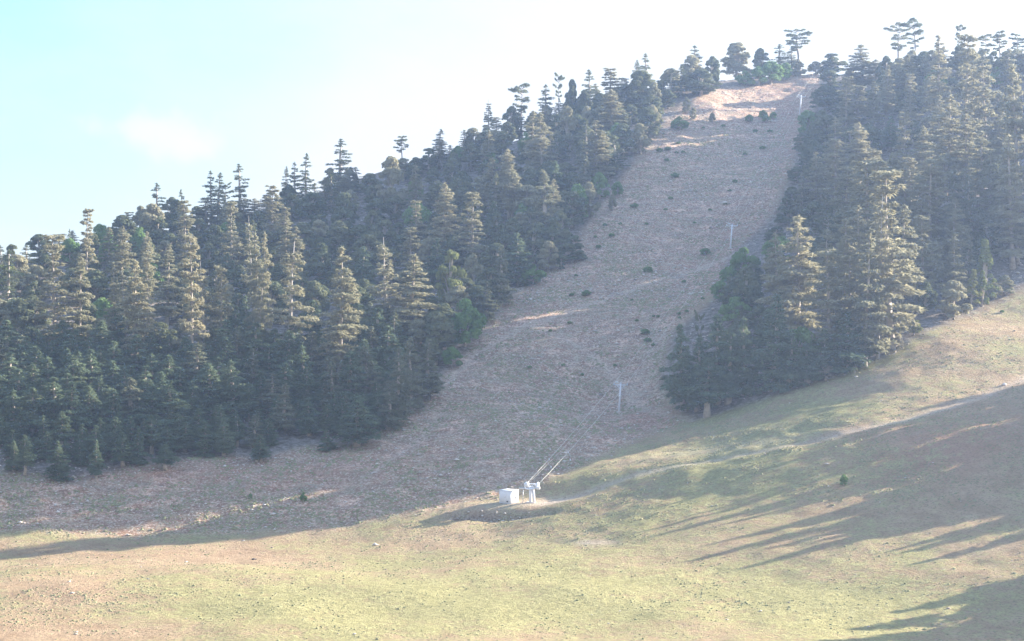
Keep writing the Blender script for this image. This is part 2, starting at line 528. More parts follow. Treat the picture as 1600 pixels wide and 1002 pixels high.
# attributes that say what covers the ground
UU, VV, DD = proj(np.stack([gx, gy, Hf], 1))
def blob(u0, v0, ru, rv, rot=0.0):
    c, s_ = math.cos(R(rot)), math.sin(R(rot))
    a = (UU - u0) * c + (VV - v0) * s_; b = -(UU - u0) * s_ + (VV - v0) * c
    return np.exp(-((a / ru) ** 2 + (b / rv) ** 2))
wood_l = [(-400,740),(0,738),(100,748),(200,728),(330,712),(400,718),(470,698),(560,694),(650,642),(700,576),(760,512),(800,462),(880,408),(930,330),(1000,240),(1060,170),(1110,140),(1180,132),(1180,60),(-400,60)]
wood_r = [(1290,112),(1285,140),(1250,230),(1210,335),(1140,400),(1115,470),(1050,520),(1030,600),(1080,660),(1180,628),(1270,600),(1380,560),(1440,522),(1500,500),(1640,430),(2400,100),(2400,40),(1290,40)]
forest = blur((in_poly(UU, VV, wood_l) | in_poly(UU, VV, wood_r)).astype(float), 4)
green = np.clip(0.25 + 0.55 * blob(900,930,420,60) + 0.5 * blob(500,960,260,60) + 0.5 * blob(1350,950,260,60) + 0.3 * blob(1000,800,260,60,-12) + 0.25 * blob(1150,700,170,40,-15)
        + 0.8 * blob(1370,562,90,10,-25) + 0.8 * blob(1150,640,70,12,-20) + 0.35 * blob(1330,640,200,25,-18) + 0.5 * blob(100,828,260,14) + 0.45 * blob(350,812,120,14) + 0.25 * blob(760,760,190,20,-10) + 0.3 * blob(1250,745,200,25,-8)
        + 0.3 * blob(250,930,180,26) - 0.35 * blob(280,870,220,14) - 0.35 * blob(60,985,140,20) - 0.3 * blob(140,925,150,22) - 0.45 * blob(1500,690,130,45,-15) - 0.25*blob(800,800,120,10)
        + 0.25 * blob(1500,200,160,60), 0, 1)
red = np.clip(0.8 * blob(1480,700,170,50,-12) + 0.28 * blob(280,862,240,14) + 0.25 * blob(50,985,150,24) + 0.25 * blob(150,925,140,22) + 0.7 * blob(1010,655,80,18,-10) + 0.15 * blob(1230,140,60,30) + 0.5 * blob(1130,470,60,90,20)
              + 0.5 * blob(430,740,260,26,-4) + 0.5 * blob(1230,230,25,110) + 0.4 * blob(800,470,60,40,-30) + 0.5 * blob(1200,380,60,40) + 0.4 * blob(840,792,120,8) + 0.3*blob(200,735,200,15), 0, 1)
path = np.clip(0.85 * np.exp(-(((gx - hx - 2) / 9.0) ** 2 + ((gy - hy + 0.5) / 3.2) ** 2)) + 0.6 * np.exp(-(d_road / 1.5) ** 2) + 0.34 * np.exp(-(d_tr / 1.1) ** 2) + 0.2 * np.exp(-(d_main / 1.5) ** 2) + 0.8 * blob(930,848,35,4) + 0.35 * blob(1130,700,160,7,-8) + 0.9 * blob(900,735,1,1), 0, 1)
nx, ny = len(GX), len(GY)
idx = (np.arange(ny - 1)[:, None] * nx + np.arange(nx - 1)[None, :]).ravel()
quads = np.stack([idx, idx + 1, idx + 1 + nx, idx + nx], 1)
gme = mesh_np('hillside_ground', np.stack([gx, gy, Hf], 1), quads=quads, smooth=True)
for nm, arr in (('rocky', rocky_s), ('forest', forest), ('green', green), ('red', red), ('path', path), ('bank', np.clip(bank, 0, 1))):
    at = gme.attributes.new(nm, 'FLOAT', 'POINT')
    at.data.foreach_set('value', arr.astype(np.float32))

k = N('hillside_soil_and_grass')
g = k.n('ShaderNodeNewGeometry')
pos = g.outputs['Position']
def A(nm):
    a = k.n('ShaderNodeAttribute'); a.attribute_name = nm
    return a.outputs['Fac']
n1 = k.noise(pos, 0.06, 5); n2 = k.noise(pos, 0.22, 7, 0.68); n3 = k.noise(pos, 0.75, 7, 0.72); n4 = k.noise(pos, 2.3, 5, 0.75)
soil = k.mix(k.ramp(n2, 0.35, 0.65), (0.35, 0.25, 0.155), (0.47, 0.35, 0.225))
soil = k.mix(k.math('MULTIPLY', A('red'), 0.8), soil, (0.38, 0.215, 0.15))
grass = k.mix(k.ramp(n3, 0.35, 0.65), (0.27, 0.252, 0.115), (0.43, 0.388, 0.195))
gm = k.math('ADD', k.math('ADD', A('green'), k.ramp(n1, 0.3, 0.7, -0.35, 0.35)), k.ramp(n3, 0.3, 0.7, -0.45, 0.45))
gm = k.math('ADD', gm, k.ramp(n2, 0.3, 0.7, -0.25, 0.25))
meadow = k.mix(k.ramp(gm, 0.15, 0.75), soil, grass)
rock = k.mix(k.ramp(n3, 0.42, 0.58), (0.35, 0.19, 0.125), (0.78, 0.52, 0.375))
# gullies and rubble trains that run down the fall line
mpg = k.n('ShaderNodeMapping'); mpg.inputs['Rotation'].default_value = (0, 0, R(-77)); mpg.inputs['Scale'].default_value = (0.10, 0.55, 0.10)
mpg.vector_type = 'POINT'
k.l(pos, mpg.inputs['Vector'])
ng = k.noise(mpg.outputs[0], 1.0, 6, 0.65)
rock = k.mix(k.ramp(ng, 0.40, 0.60, 0.6, 0.0), rock, (0.26, 0.19, 0.145))
rock = k.mix(k.ramp(n4, 0.54, 0.62), rock, (0.78, 0.66, 0.56))
rock = k.mix(k.math('MULTIPLY', A('red'), 0.6), rock, (0.44, 0.23, 0.175))
gtuft = k.math('MULTIPLY', k.ramp(k.math('ADD', n2, k.math('MULTIPLY', A('green'), 0.25)), 0.47, 0.60), k.ramp(n3, 0.42, 0.62))
rock = k.mix(k.math('MULTIPLY', gtuft, 0.6), rock, (0.17, 0.20, 0.12))
c = k.mix(A('rocky'), meadow, rock)
floor_c = k.mix(k.ramp(n3, 0.4, 0.62), (0.14, 0.115, 0.09), (0.34, 0.30, 0.27))
c = k.mix(A('forest'), c, floor_c)
pth = k.mix(k.ramp(n3, 0.3, 0.7), (0.50, 0.40, 0.31), (0.66, 0.54, 0.43))
c = k.mix(k.math('MULTIPLY', A('path'), k.ramp(n3, 0.2, 0.6, 0.45, 1.0)), c, pth)
c = k.mix(k.math('MULTIPLY', A('bank'), 0.85), c, k.mix(k.ramp(n4, 0.45, 0.6), (0.15, 0.085, 0.07), (0.40, 0.33, 0.28)))
c = k.mix(k.ramp(n4, 0.38, 0.50, 0.55, 0.0), c, (0.15, 0.12, 0.08))
p = k.n('ShaderNodeBsdfDiffuse')
k.l(c, p.inputs['Color'])
bh = k.math('ADD', k.math('MULTIPLY', n3, 0.5), k.math('MULTIPLY', n4, 0.25))
bm_ = k.n('ShaderNodeBump'); bm_.inputs['Strength'].default_value = 0.8; bm_.inputs['Distance'].default_value = 1.8
k.l(bh, bm_.inputs['Height']); k.l(bm_.outputs[0], p.inputs['Normal'])
k.l(p.outputs[0], k.out.inputs['Surface'])
gme.materials.append(k.m)
ground = tag(link('hillside_ground', gme), kind='structure')

# ------------------------------------------------------------------ tree meshes
def leaf_mesh(name, P, Nrm, size, mat, rng, jit=0.5, dirs=None):
    n = len(P)
    Nn = Nrm + jit * rng.normal(size=(n, 3))
    Nn /= np.linalg.norm(Nn, axis=1)[:, None] + 1e-9
    t = rng.normal(size=(n, 3))
    a = np.cross(Nn, t); a /= np.linalg.norm(a, axis=1)[:, None] + 1e-9
    if dirs is not None:          # sprays: long narrow leaves that follow their branch
        a = dirs + 0.55 * rng.normal(size=(n, 3)) * np.array((1, 1, 0.6))
        a -= Nn * (a * Nn).sum(1)[:, None]
        a /= np.linalg.norm(a, axis=1)[:, None] + 1e-9
    b = np.cross(Nn, a)
    if dirs is not None:
        a = a * 1.5; b = b * 0.62
    sz = size * rng.uniform(0.6, 1.35, (n, 1))
    V = np.stack([P + a * sz, P - a * sz * 0.6 + b * sz * 0.62, P - a * sz * 0.45 - b * sz * 0.7], 1).reshape(-1, 3)
    return mesh_np(name, V, tris=np.arange(3 * n).reshape(-1, 3), mat=mat)

def make_cedar(seed, mat, H0=20.0, Rm=4.2, tiers=17, bare=0.16, top='point', dens=1.0, droop=0.0, gap=0.12, leaf=0.34, dead_top=0.0, power=0.9, skew=0.0, name='cedar'):
    rng = np.random.default_rng(seed)
    mb = MB()
    npt = 8
    wob = rng.normal(0, 0.12, (npt, 2)).cumsum(0) * 0.6
    tp = []
    for i in range(npt):
        s_ = i / (npt - 1)
        tp.append((wob[i, 0] + skew * s_ * s_, wob[i, 1], s_ * H0 * 0.985 - (0.4 if i == 0 else 0)))
    tp = np.array(tp)
    r0 = 0.42
    mb.tube(tp, [max(0.045, r0 * (1.25 if i == 0 else 1) * (1 - 0.9 * i / (npt - 1))) for i in range(npt)], 7)
    def trunk_at(s_):
        return np.array([np.interp(s_, np.linspace(0, 1, npt), tp[:, j]) for j in range(3)])
    Ps, Ns, Ds = [], [], []
    s_top = 1.0 - dead_top
    ts = np.linspace(bare, s_top, tiers)
    ts = ts + rng.normal(0, 0.25, tiers) * (s_top - bare) / tiers
    az0 = rng.uniform(0, 6.28)
    for ti, s_ in enumerate(ts):
        s_ = min(max(s_, bare), s_top)
        q = (s_ - bare) / max(1e-3, s_top - bare)
        if top == 'flat':
            r = Rm * (0.24 + 0.76 * (1 - q) ** 0.75) * (0.82 + 0.18 * math.sin(q * 9 + seed))
            if q > 0.93: r = Rm * 0.36
        elif top == 'umbrella':
            r = Rm * (0.42 + 0.62 * math.sin(min(1.0, q * 1.05) * math.pi * 0.62)) * (0.85 if q > 0.85 else 1.0)
        else:
            r = Rm * max(0.10, (1 - q) ** power) * (0.72 + 0.28 * min(1, q / 0.2))
        r *= rng.uniform(0.78, 1.12)
        nb = 4 if (r > 1.6 or top != 'point') else 3
        if top == 'umbrella': nb = 5
        az0 += 2.4
        c0 = trunk_at(s_)
        for bnum in range(nb):
            if rng.random() < gap: continue
            c0 = trunk_at(min(s_top, max(bare * 0.9, s_ + rng.normal(0, 0.42) * (s_top - bare) / tiers)))
            az = az0 + 6.283 * bnum / nb + rng.normal(0, 0.22)
            Lb = r * rng.uniform(0.5, 1.2)
            d = np.array((math.cos(az), math.sin(az), 0.0)); side = np.array((-d[1], d[0], 0.0))
            rise = (0.10 if top == 'point' else (0.34 if top == 'umbrella' else 0.2)) + 0.22 * q + rng.normal(0, 0.07)
            def bp(f):
                return c0 + d * Lb * f + np.array((0, 0, Lb * (rise * f - (0.16 + droop) * f * f * (1.0 + 0.2 * f))))
            mb.tube([bp(0), bp(0.45), bp(0.85)], ([0.11, 0.08, 0.03] if top == 'umbrella' else [0.05 + 0.012 * Lb, 0.045, 0.018]), 4, cap=False)
            nl = int(max(16, 46 * Lb * dens * (0.6 + 0.12 * Lb)))
            f = rng.uniform(0.12 if top == 'point' else 0.3, 1.0, nl) ** 0.8
            # sprays along side twigs: gather the leaves on a few side fingers
            nf = max(4, int(Lb * 2.2))
            fi = np.floor(f * nf) / nf + 0.5 / nf
            wd = (0.34 * Lb + 0.25) * np.sin(np.clip(fi, 0, 1) * math.pi * 0.86 + 0.22)
            lat = rng.uniform(-1, 1, nl)
            ff = fi + rng.normal(0, 0.02, nl) + np.abs(lat) * 0.10
            C = c0[None, :] + d[None, :] * (Lb * ff)[:, None] + side[None, :] * (lat * wd)[:, None]
            C[:, 2] += Lb * (rise * ff - (0.16 + droop) * ff * ff * (1 + 0.2 * ff)) - np.abs(lat) * wd * 0.18 + rng.normal(0, 0.10, nl)
            Ps.append(C)
            nn = np.zeros((nl, 3)); nn[:, 2] = 1.0; nn += d[None, :] * 0.35
            Ns.append(nn)
            dd = d[None, :] * 0.8 + side[None, :] * (np.sign(lat) * (0.35 + 0.6 * np.abs(lat)))[:, None]
            dd[:, 2] -= 0.15
            Ds.append(dd)
    if top == 'point':
        c0 = trunk_at(s_top)
        nl = 26
        hh = rng.uniform(-1.6, 0.3, nl)
        C = c0[None, :] + np.stack([rng.normal(0, 0.16, nl) * (0.5 - hh), rng.normal(0, 0.16, nl) * (0.5 - hh), hh], 1)
        Ps.append(C); Ns.append(np.tile((0, 0, 0.6), (nl, 1))); Ds.append(np.tile((0, 0, 1.0), (nl, 1)))
    P = np.concatenate(Ps); Nn = np.concatenate(Ns)
    crown = leaf_mesh(name + '_crown', P, Nn, leaf * 0.8, mat, rng, 0.6, np.concatenate(Ds))
    trunk = mesh_np(name + '_trunk', np.concatenate(mb.V), mb.T, mb.Q, M['grey_bark'] if dead_top > 0.1 else M['bark'], True)
    return dict(trunk=trunk, crown=crown, H=H0, R=float(np.percentile(np.hypot(P[:, 0], P[:, 1]), 88)))

def make_oak(seed, mat, H0=9.0, Rm=3.2, lobes=24, low=0.02, dens=1.0, leaf=0.24, name='oak', shape='round'):
    rng = np.random.default_rng(seed)
    mb = MB()
    mb.tube([(0, 0, -0.4), (rng.normal(0, .1), rng.normal(0, .1), H0 * 0.2), (rng.normal(0, .2), rng.normal(0, .2), H0 * 0.45), (rng.normal(0, .3), rng.normal(0, .3), H0 * 0.75)], [0.30, 0.22, 0.15, 0.05], 6)
    Ps, Ns = [], []
    for i in range(lobes):
        h = rng.uniform(0, 1)
        if shape == 'cone': pr = (1 - h) ** 0.7 * 0.95 + 0.08
        elif shape == 'egg': pr = math.sin(min(1, (h * 0.86 + 0.14)) * math.pi) ** 0.6
        else: pr = math.sqrt(max(0.05, 1 - (h * 1.35 - 0.40) ** 2))
        az = rng.uniform(0, 6.283)
        rl = Rm * rng.uniform(0.17, 0.34) * (1 if shape != 'cone' else 0.75)
        rr = max(0, Rm * pr - rl) * math.sqrt(rng.uniform(0.25, 1))
        c = np.array((rr * math.cos(az), rr * math.sin(az), H0 * low + rl * 0.8 + h * (H0 * (1 - low) - 1.7 * rl)))
        mb.tube([(0, 0, H0 * (0.15 + 0.35 * h)), c * np.array((0.5, 0.5, 1)) - np.array((0, 0, rl * 0.4)), c], [0.10, 0.06, 0.02], 4, cap=False)
        n = int(360 * dens * (rl / 1.0) ** 1.6)
        dv = rng.normal(size=(n, 3)); dv /= np.linalg.norm(dv, axis=1)[:, None]
        dv[:, 2] = np.where(dv[:, 2] < -0.3, -dv[:, 2], dv[:, 2])
        rad = rl * rng.uniform(0.72, 1.06, (n, 1)) * (1 + 0.16 * np.sin(dv[:, :1] * 7 + i) * np.cos(dv[:, 1:2] * 6 + 2 * i))
        Ps.append(c + dv * rad * np.array((1, 1, 0.85)))
        Ns.append(dv)
    P = np.concatenate(Ps); Nn = np.concatenate(Ns)
    P[:, 2] = np.maximum(P[:, 2], 0.05)
    crown = leaf_mesh(name + '_crown', P, Nn, leaf, mat, rng, 0.45)
    trunk = mesh_np(name + '_trunk', np.concatenate(mb.V), mb.T, mb.Q, M['bark'], True)
    return dict(trunk=trunk, crown=crown, H=float(P[:, 2].max()), R=float(np.percentile(np.hypot(P[:, 0], P[:, 1]), 98)))

V = {}
V['C'] = [make_cedar(10 + i, M['cedar'], tiers=25 + i % 3 * 3, bare=(0.10, 0.16, 0.2, 0.12, 0.24, 0.14)[i % 6], top='point', power=(0.55, 0.7, 0.5, 0.62)[i % 4], gap=0.1 + 0.05 * (i % 3), dens=1.25) for i in range(7)]
V['W'] = [make_cedar(30 + i, M['cedar'], tiers=24, bare=(0.08, 0.14)[i % 2], top='flat', gap=0.10, dens=1.25, Rm=4.4) for i in range(5)]      # broad top
V['F'] = [make_cedar(40 + i, M['oak'], H0=12, tiers=6 + i % 2, bare=0.55, top='umbrella', gap=0.33, dens=1.7, Rm=3.4, leaf=0.3, skew=(0.9, -0.5, 0.2)[i % 3]) for i in range(3)]
V['T'] = [make_cedar(50 + i, M['oak'], H0=14, tiers=20, bare=0.06, top='point', gap=0.22, dens=1.1, Rm=3.2, leaf=0.28, power=0.6) for i in range(4)]
V['S'] = [make_cedar(60 + i, M['cedar'], tiers=22, bare=0.2, top='flat', gap=0.33, dens=1.0, Rm=4.4, dead_top=0.11) for i in range(3)]
V['Y'] = [make_cedar(70 + i, M['young'], H0=10, tiers=20, bare=(0.05, 0.12, 0.2, 0.06, 0.28)[i], top='point', gap=0.06, dens=1.9, Rm=2.9, leaf=0.27, power=0.72, droop=0.08) for i in range(5)]
V['L'] = [make_cedar(80 + i, M['pale_young'], H0=10, tiers=20, bare=0.12, top='point', gap=0.08, dens=1.8, Rm=2.8, leaf=0.26, power=0.8) for i in range(3)]
V['O'] = [make_oak(100 + i, M['oak'], lobes=34 + i % 4 * 4, low=(0.02, 0.0, 0.12, 0.0, 0.03, 0.0)[i], shape=('round', 'egg', 'round', 'egg', 'round', 'round')[i]) for i in range(6)]
V['P'] = [make_oak(115 + i, M['cedar'], lobes=36) for i in range(3)]                  # brownish oak, its sunlit look put into the leaf colour
V['B'] = [make_oak(120 + i, M['green'], H0=5.0, Rm=3.0, lobes=32, low=0.0, leaf=0.2) for i in range(3)]
V['G'] = [make_oak(130 + i, M['bright'], H0=9, Rm=3.0, lobes=32, low=(0.25, 0.08)[i % 2], leaf=0.23) for i in range(2)]
V['E'] = [make_oak(140 + i, M['bright'], H0=10, Rm=2.6, lobes=42, low=0.0, leaf=0.22, shape='cone') for i in range(2)]
V['D'] = [make_oak(150 + i, M['pale'], H0=2.5, Rm=1.6, lobes=12, low=0.0, leaf=0.14, dens=1.2) for i in range(2)]

KIND = {'C': ('cedar_tree', 'cedar'), 'W': ('cedar_tree', 'cedar'), 'F': ('umbrella_cedar', 'cedar'), 'T': ('cedar_tree', 'cedar'), 'S': ('bare_topped_cedar', 'cedar'),
        'Y': ('young_cedar', 'young cedar'), 'L': ('young_cedar', 'young cedar'), 'O': ('oak_tree', 'oak'), 'P': ('oak_tree', 'oak'), 'B': ('green_bush', 'bush'),
        'G': ('oak_tree', 'oak'), 'E': ('leafy_tree', 'leafy tree'), 'D': ('dry_shrub', 'shrub')}
GROUP = {'cedar': 'cedars on the wooded hillside', 'young cedar': 'young cedars at the foot of the woods', 'oak': 'oaks filling the woods', 'bush': 'green bushes on the slope', 'leafy tree': 'pale leafy trees at the wood edge', 'shrub': 'dry shrubs at the wood edge'}

# kind, u, v_top, v_base, width (photo pixels), landmark phrase
HERO = [
 # skyline, left to right
 ('O',18,382,440,34,''),('G',10,414,470,54,'the yellow-green oak at the far left edge'),('O',62,366,415,40,''),('T',109,358,410,8,'the thin dark spire on the left skyline'),
 ('W',88,368,560,62,'the broad cedar near the left edge'),('C',124,400,560,44,''),('W',134,326,470,34,'the tall flat-topped cedar left of the skyline gap'),
 ('B',172,362,415,36,'the bright green oak on the left skyline'),('O',190,336,385,46,''),('C',178,410,565,28,'the narrow cedar below the bright green oak'),
 ('T',243,286,370,26,'the pointed skyline cedar left of the twin cedars'),('P',238,318,385,46,''),('O',268,308,360,34,''),('T',284,296,350,14,''),
 ('W',292,314,430,46,''),('W',300,368,590,50,''),('S',320,405,575,42,'the cedar with the long pale bare trunk'),('W',344,414,570,34,''),
 ('T',330,267,345,22,'the twin cedars on the skyline'),('T',342,270,345,22,''),('F',354,292,345,20,''),('T',375,256,345,28,'the tallest pointed cedar right of the twin cedars'),
 ('W',362,316,440,36,''),('S',397,334,500,28,''),('C',406,364,560,32,''),('W',403,418,580,32,''),
 ('C',229,362,450,26,''),('C',214,407,585,48,'the paired cedars above the stony gap'),('W',232,396,560,38,''),('C',262,382,510,44,''),
 ('T',448,260,330,16,''),('T',461,254,330,22,''),('T',477,240,330,22,'the feathery cedars halfway up the left skyline'),('W',424,290,390,40,''),('W',444,322,400,28,''),('C',445,345,440,36,''),
 ('S',452,374,580,70,'the big pale-trunked cedar in mid wood'),('C',412,362,540,30,''),('T',530,217,300,34,'the lone pointed cedar on the mid skyline'),('P',516,262,305,26,''),('P',545,263,305,30,''),
 ('C',532,386,605,66,'the tall conical cedar in mid wood'),('G',560,452,505,26,''),('O',570,478,550,44,''),
 ('F',628,213,268,24,'the small umbrella cedar on the skyline'),('P',611,244,330,48,''),('C',694,286,425,48,''),('W',652,314,400,36,''),('W',738,300,430,52,'the dense brown cedar left of the pale-barked oak'),
 ('O',708,238,275,24,''),('C',771,247,330,38,''),('P',772,203,250,38,''),('S',763,154,222,18,'the bare spindly cedar on the skyline'),('B',715,228,256,24,''),('B',768,236,268,24,''),
 ('T',687,202,245,20,''),('O',776,335,385,30,''),('C',795,258,345,44,''),('W',641,356,450,50,''),('C',642,398,545,84,'the largest cedar above the lower trees'),
 ('S',602,368,540,54,''),('G',701,391,505,48,'the glowing yellow-green tree'),('B',727,466,543,64,'the big round dark green bush'),('O',682,488,570,56,''),
 ('P',741,396,465,36,''),('L',782,383,480,36,''),('L',762,440,505,34,''),
 ('F',814,138,185,36,'the umbrella cedar on the upper skyline'),('T',852,132,185,26,''),('F',873,123,172,16,''),('O',893,124,165,22,''),('T',918,109,165,24,'the pointed cedar among the upper skyline oaks'),
 ('C',831,173,285,36,'the twin pale-trunked cedars high in the wood'),('C',846,176,290,40,''),('P',887,166,240,38,''),('P',917,166,215,26,''),('C',931,188,290,54,''),('L',912,244,318,34,''),
 ('W',954,107,190,42,''),('C',954,140,225,50,''),('O',800,166,220,34,''),
 ('P',800,268,345,38,''),('L',852,266,385,50,''),('B',903,288,345,36,''),('P',923,284,340,30,''),('B',815,316,350,24,''),('P',957,303,330,14,'the small sunlit shrub by the scree'),
 ('O',843,348,405,36,''),('O',800,340,400,40,''),('P',856,376,425,34,''),('B',832,412,446,42,'the round bright green bush at the wood edge'),('O',894,368,410,46,''),('O',877,397,422,16,''),
 ('B',965,284,308,20,''),('T',1010,84,170,26,'the pointed cedar before the ridge dip'),('T',997,94,165,20,''),('O',1003,110,178,54,''),('P',1022,128,180,26,''),('P',1049,107,145,40,''),
 ('T',1086,71,125,26,'the dark pointed cedar on the ridge'),('P',1080,86,138,40,''),('O',1095,108,150,58,''),('O',1112,88,135,26,''),
 ('P',1020,164,212,26,''),('P',1001,193,242,34,''),('B',966,192,235,32,''),('T',960,214,268,28,''),
 ('P',1072,152,178,14,''),('P',1083,168,188,13,''),('B',1062,182,204,28,'the squat green bush below the ridge'),('P',1113,176,192,11,''),
 ('F',1250,46,116,44,'the leaning umbrella cedar on the ridge'),('P',1150,66,118,48,''),('O',1190,75,122,28,''),('T',1217,69,116,30,''),('T',1238,72,116,24,''),
 ('B',1205,96,132,38,'the sunlit green bush on the ridge'),('B',1227,98,126,22,''),('B',1163,110,134,26,''),('B',1186,104,134,30,''),('P',1246,94,120,28,''),('P',1274,96,117,24,''),
 ('O',1302,84,116,48,''),('O',1297,110,140,34,''),('O',1290,134,176,52,'the dark round oak beside the upper pylon'),('B',1263,172,203,32,''),('B',1257,194,213,20,''),('O',1255,207,242,34,''),
 ('B',1171,179,192,15,''),('B',1192,172,186,14,''),('B',1198,179,192,15,''),('B',1208,175,186,12,''),
 ('O',1288,178,232,50,''),('O',1273,220,262,40,''),('C',1335,193,300,54,'the bronze-lit cedar beside the scree'),('W',1340,132,210,46,''),('C',1346,70,150,50,'the dark flat-crowned cedar right of the piste top'),
 ('P',1400,98,165,60,'the sunlit domed oak'),('L',1252,270,350,28,'the pale slender spire right of the piste'),('L',1293,296,360,32,''),
 ('W',1360,252,440,92,'the wide tiered cedar'),('F',1404,42,105,36,''),('F',1429,40,105,38,'the pair of umbrella cedars on the right skyline'),
 ('C',1468,56,215,46,''),('W',1506,54,270,60,''),('W',1541,94,270,62,'the great layered cedar on the upper right'),('F',1563,49,115,28,''),('F',1540,58,115,26,''),('F',1497,45,100,18,''),
 ('F',1590,54,115,28,''),('C',1482,150,300,64,''),('C',1592,100,340,56,''),('S',1583,116,300,40,''),
 ('W',1452,248,420,72,'the pale tiered cedar in the right wood'),('B',1487,243,290,24,''),('L',1491,266,370,38,''),('L',1521,273,395,40,''),('C',1546,238,370,48,''),('C',1590,326,414,50,''),('C',1580,210,420,56,''),
 ('L',1507,378,468,48,''),('E',1541,374,470,36,'the tall pale egg-shaped tree'),('E',1518,421,482,26,''),('E',1534,423,480,22,''),('P',1490,438,500,54,'the rounded sunlit bush at the wood edge'),
 ('P',1553,441,468,26,''),('P',1571,430,462,30,''),('G',1428,500,524,26,'the small pale bush'),
 ('C',1243,338,560,80,'the big cedar left of the wide tiered cedar'),('W',1300,388,575,64,''),('C',1350,358,575,62,''),('W',1390,268,552,98,'the tallest cedar with the bare lower trunk'),
 ('S',1372,300,560,34,''),('F',1292,343,420,34,''),('Y',1320,488,582,62,''),
 ('B',1163,386,430,46,'the dark green bushes beside the middle pylon'),('B',1138,417,445,28,''),('B',1127,438,470,32,''),('O',1168,418,490,44,''),('B',1150,463,505,54,''),
 ('Y',1068,508,642,58,'the dark conifer at the left tip of the right wood'),('F',1093,497,600,16,''),('Y',1121,493,632,60,''),('Y',1162,498,618,54,''),('Y',1104,560,652,58,''),
 ('Y',1206,462,610,66,'the conifer with the clear grey trunk'),('Y',1262,536,600,54,''),('Y',1290,515,588,48,''),('Y',1235,520,606,50,''),('Y',1345,510,572,50,''),
 ('D',1290,570,594,30,''),('D',1320,573,587,14,''),('D',1336,571,583,10,''),('D',1398,526,552,30,''),
 ('C',1340,322,500,60,''),('W',1374,320,497,62,''),('C',1409,318,492,56,''),('C',1318,342,512,56,''),('W',1366,248,352,46,''),('C',1396,238,346,42,''),('W',1422,246,352,46,''),('C',1345,256,345,38,''),('W',1322,258,385,46,''),('C',1350,262,392,44,''),('W',1384,262,388,50,''),('C',1412,262,378,46,''),('W',1440,275,396,50,''),('Y',1090,528,642,50,''),('Y',1138,520,630,54,''),  # tall cedars here added to keep sun off the ski run and slope foot
 # lower left
 ('L',641,528,644,48,'the sunlit young cedar with the clear trunk'),('L',619,543,660,44,''),('L',668,531,625,48,''),('L',607,600,672,46,''),('Y',558,626,698,60,'the lit-topped young cedar at the foot of the wood'),
 ('B',706,542,576,32,'the small bright green bush'),('O',270,528,572,36,''),('O',300,542,580,32,''),('L',352,522,610,50,''),('L',444,600,680,44,''),('L',520,565,650,42,''),('L',398,545,620,36,''),
 ('Y',22,690,735,24,''),('Y',40,680,742,30,''),('Y',92,690,752,34,''),('Y',150,688,748,24,''),('Y',192,676,730,34,''),('Y',215,670,725,32,''),('Y',258,694,736,34,''),('Y',318,660,712,36,''),('Y',350,655,712,34,''),('Y',408,680,722,28,''),('Y',512,672,704,26,''),
 ('B',1318,741,761,13,'the lone shrub on the shaded slope'),('B',474,769,786,11,'the small dark shrub on the lower slope'),('B',391,771,781,7,''),
]

trees = []
rngp = random.Random(3)
def place(kind, u, vt, vb, w, phrase='', hero=True, behind=0.0):
    x, y, z = ground_at(u, vb)
    y += behind
    x, y = x * (y / (y - behind)) if behind else x, y
    z = float(hgt(x, y)[0])
    _, zt = unproj(u, vt, y)
    h = max(0.6, zt - z)
    wm = w / F * y
    trees.append(dict(k=kind, u=u, vt=vt, vb=vb, w=w, loc=(x, y, z), h=h, wm=wm, phrase=phrase, hero=hero))

for t in HERO:
    place(*t[:4], t[4] * (1.3 if t[0] == 'T' else 1.0), phrase=t[5])

# fillers between them: positions on the ground of each wood
def poly_ok(u, v, poly):
    return bool(in_poly(np.array([float(u)]), np.array([float(v)]), poly)[0])
FILL_L = [(-20,560),(300,575),(430,590),(560,600),(690,560),(755,500),(800,455),(870,400),(915,335),(985,270),(1030,205),(1060,150),(1100,132),(1000,150),(900,185),(800,215),(700,238),(600,270),(450,320),(300,352),(150,392),(-20,418)]
FILL_R = [(1130,500),(1180,430),(1225,335),(1262,235),(1300,180),(1310,120),(1450,110),(1620,112),(1620,392),(1560,405),(1480,490),(1430,505),(1380,545),(1250,590),(1120,600)]
CLEAR = [(735,248,30,16),(640,305,16,14),(262,530,48,24),(600,420,8,6),(470,470,6,5),(1440,150,16,16),(1312,232,14,12),(800,405,5,5)]
pts_f = []
def too_close(u, v, s):
    for (a, b, q) in pts_f:
        if abs(a - u) < s * 1.05 and abs(b - v) < s * 0.62: return True
    return False
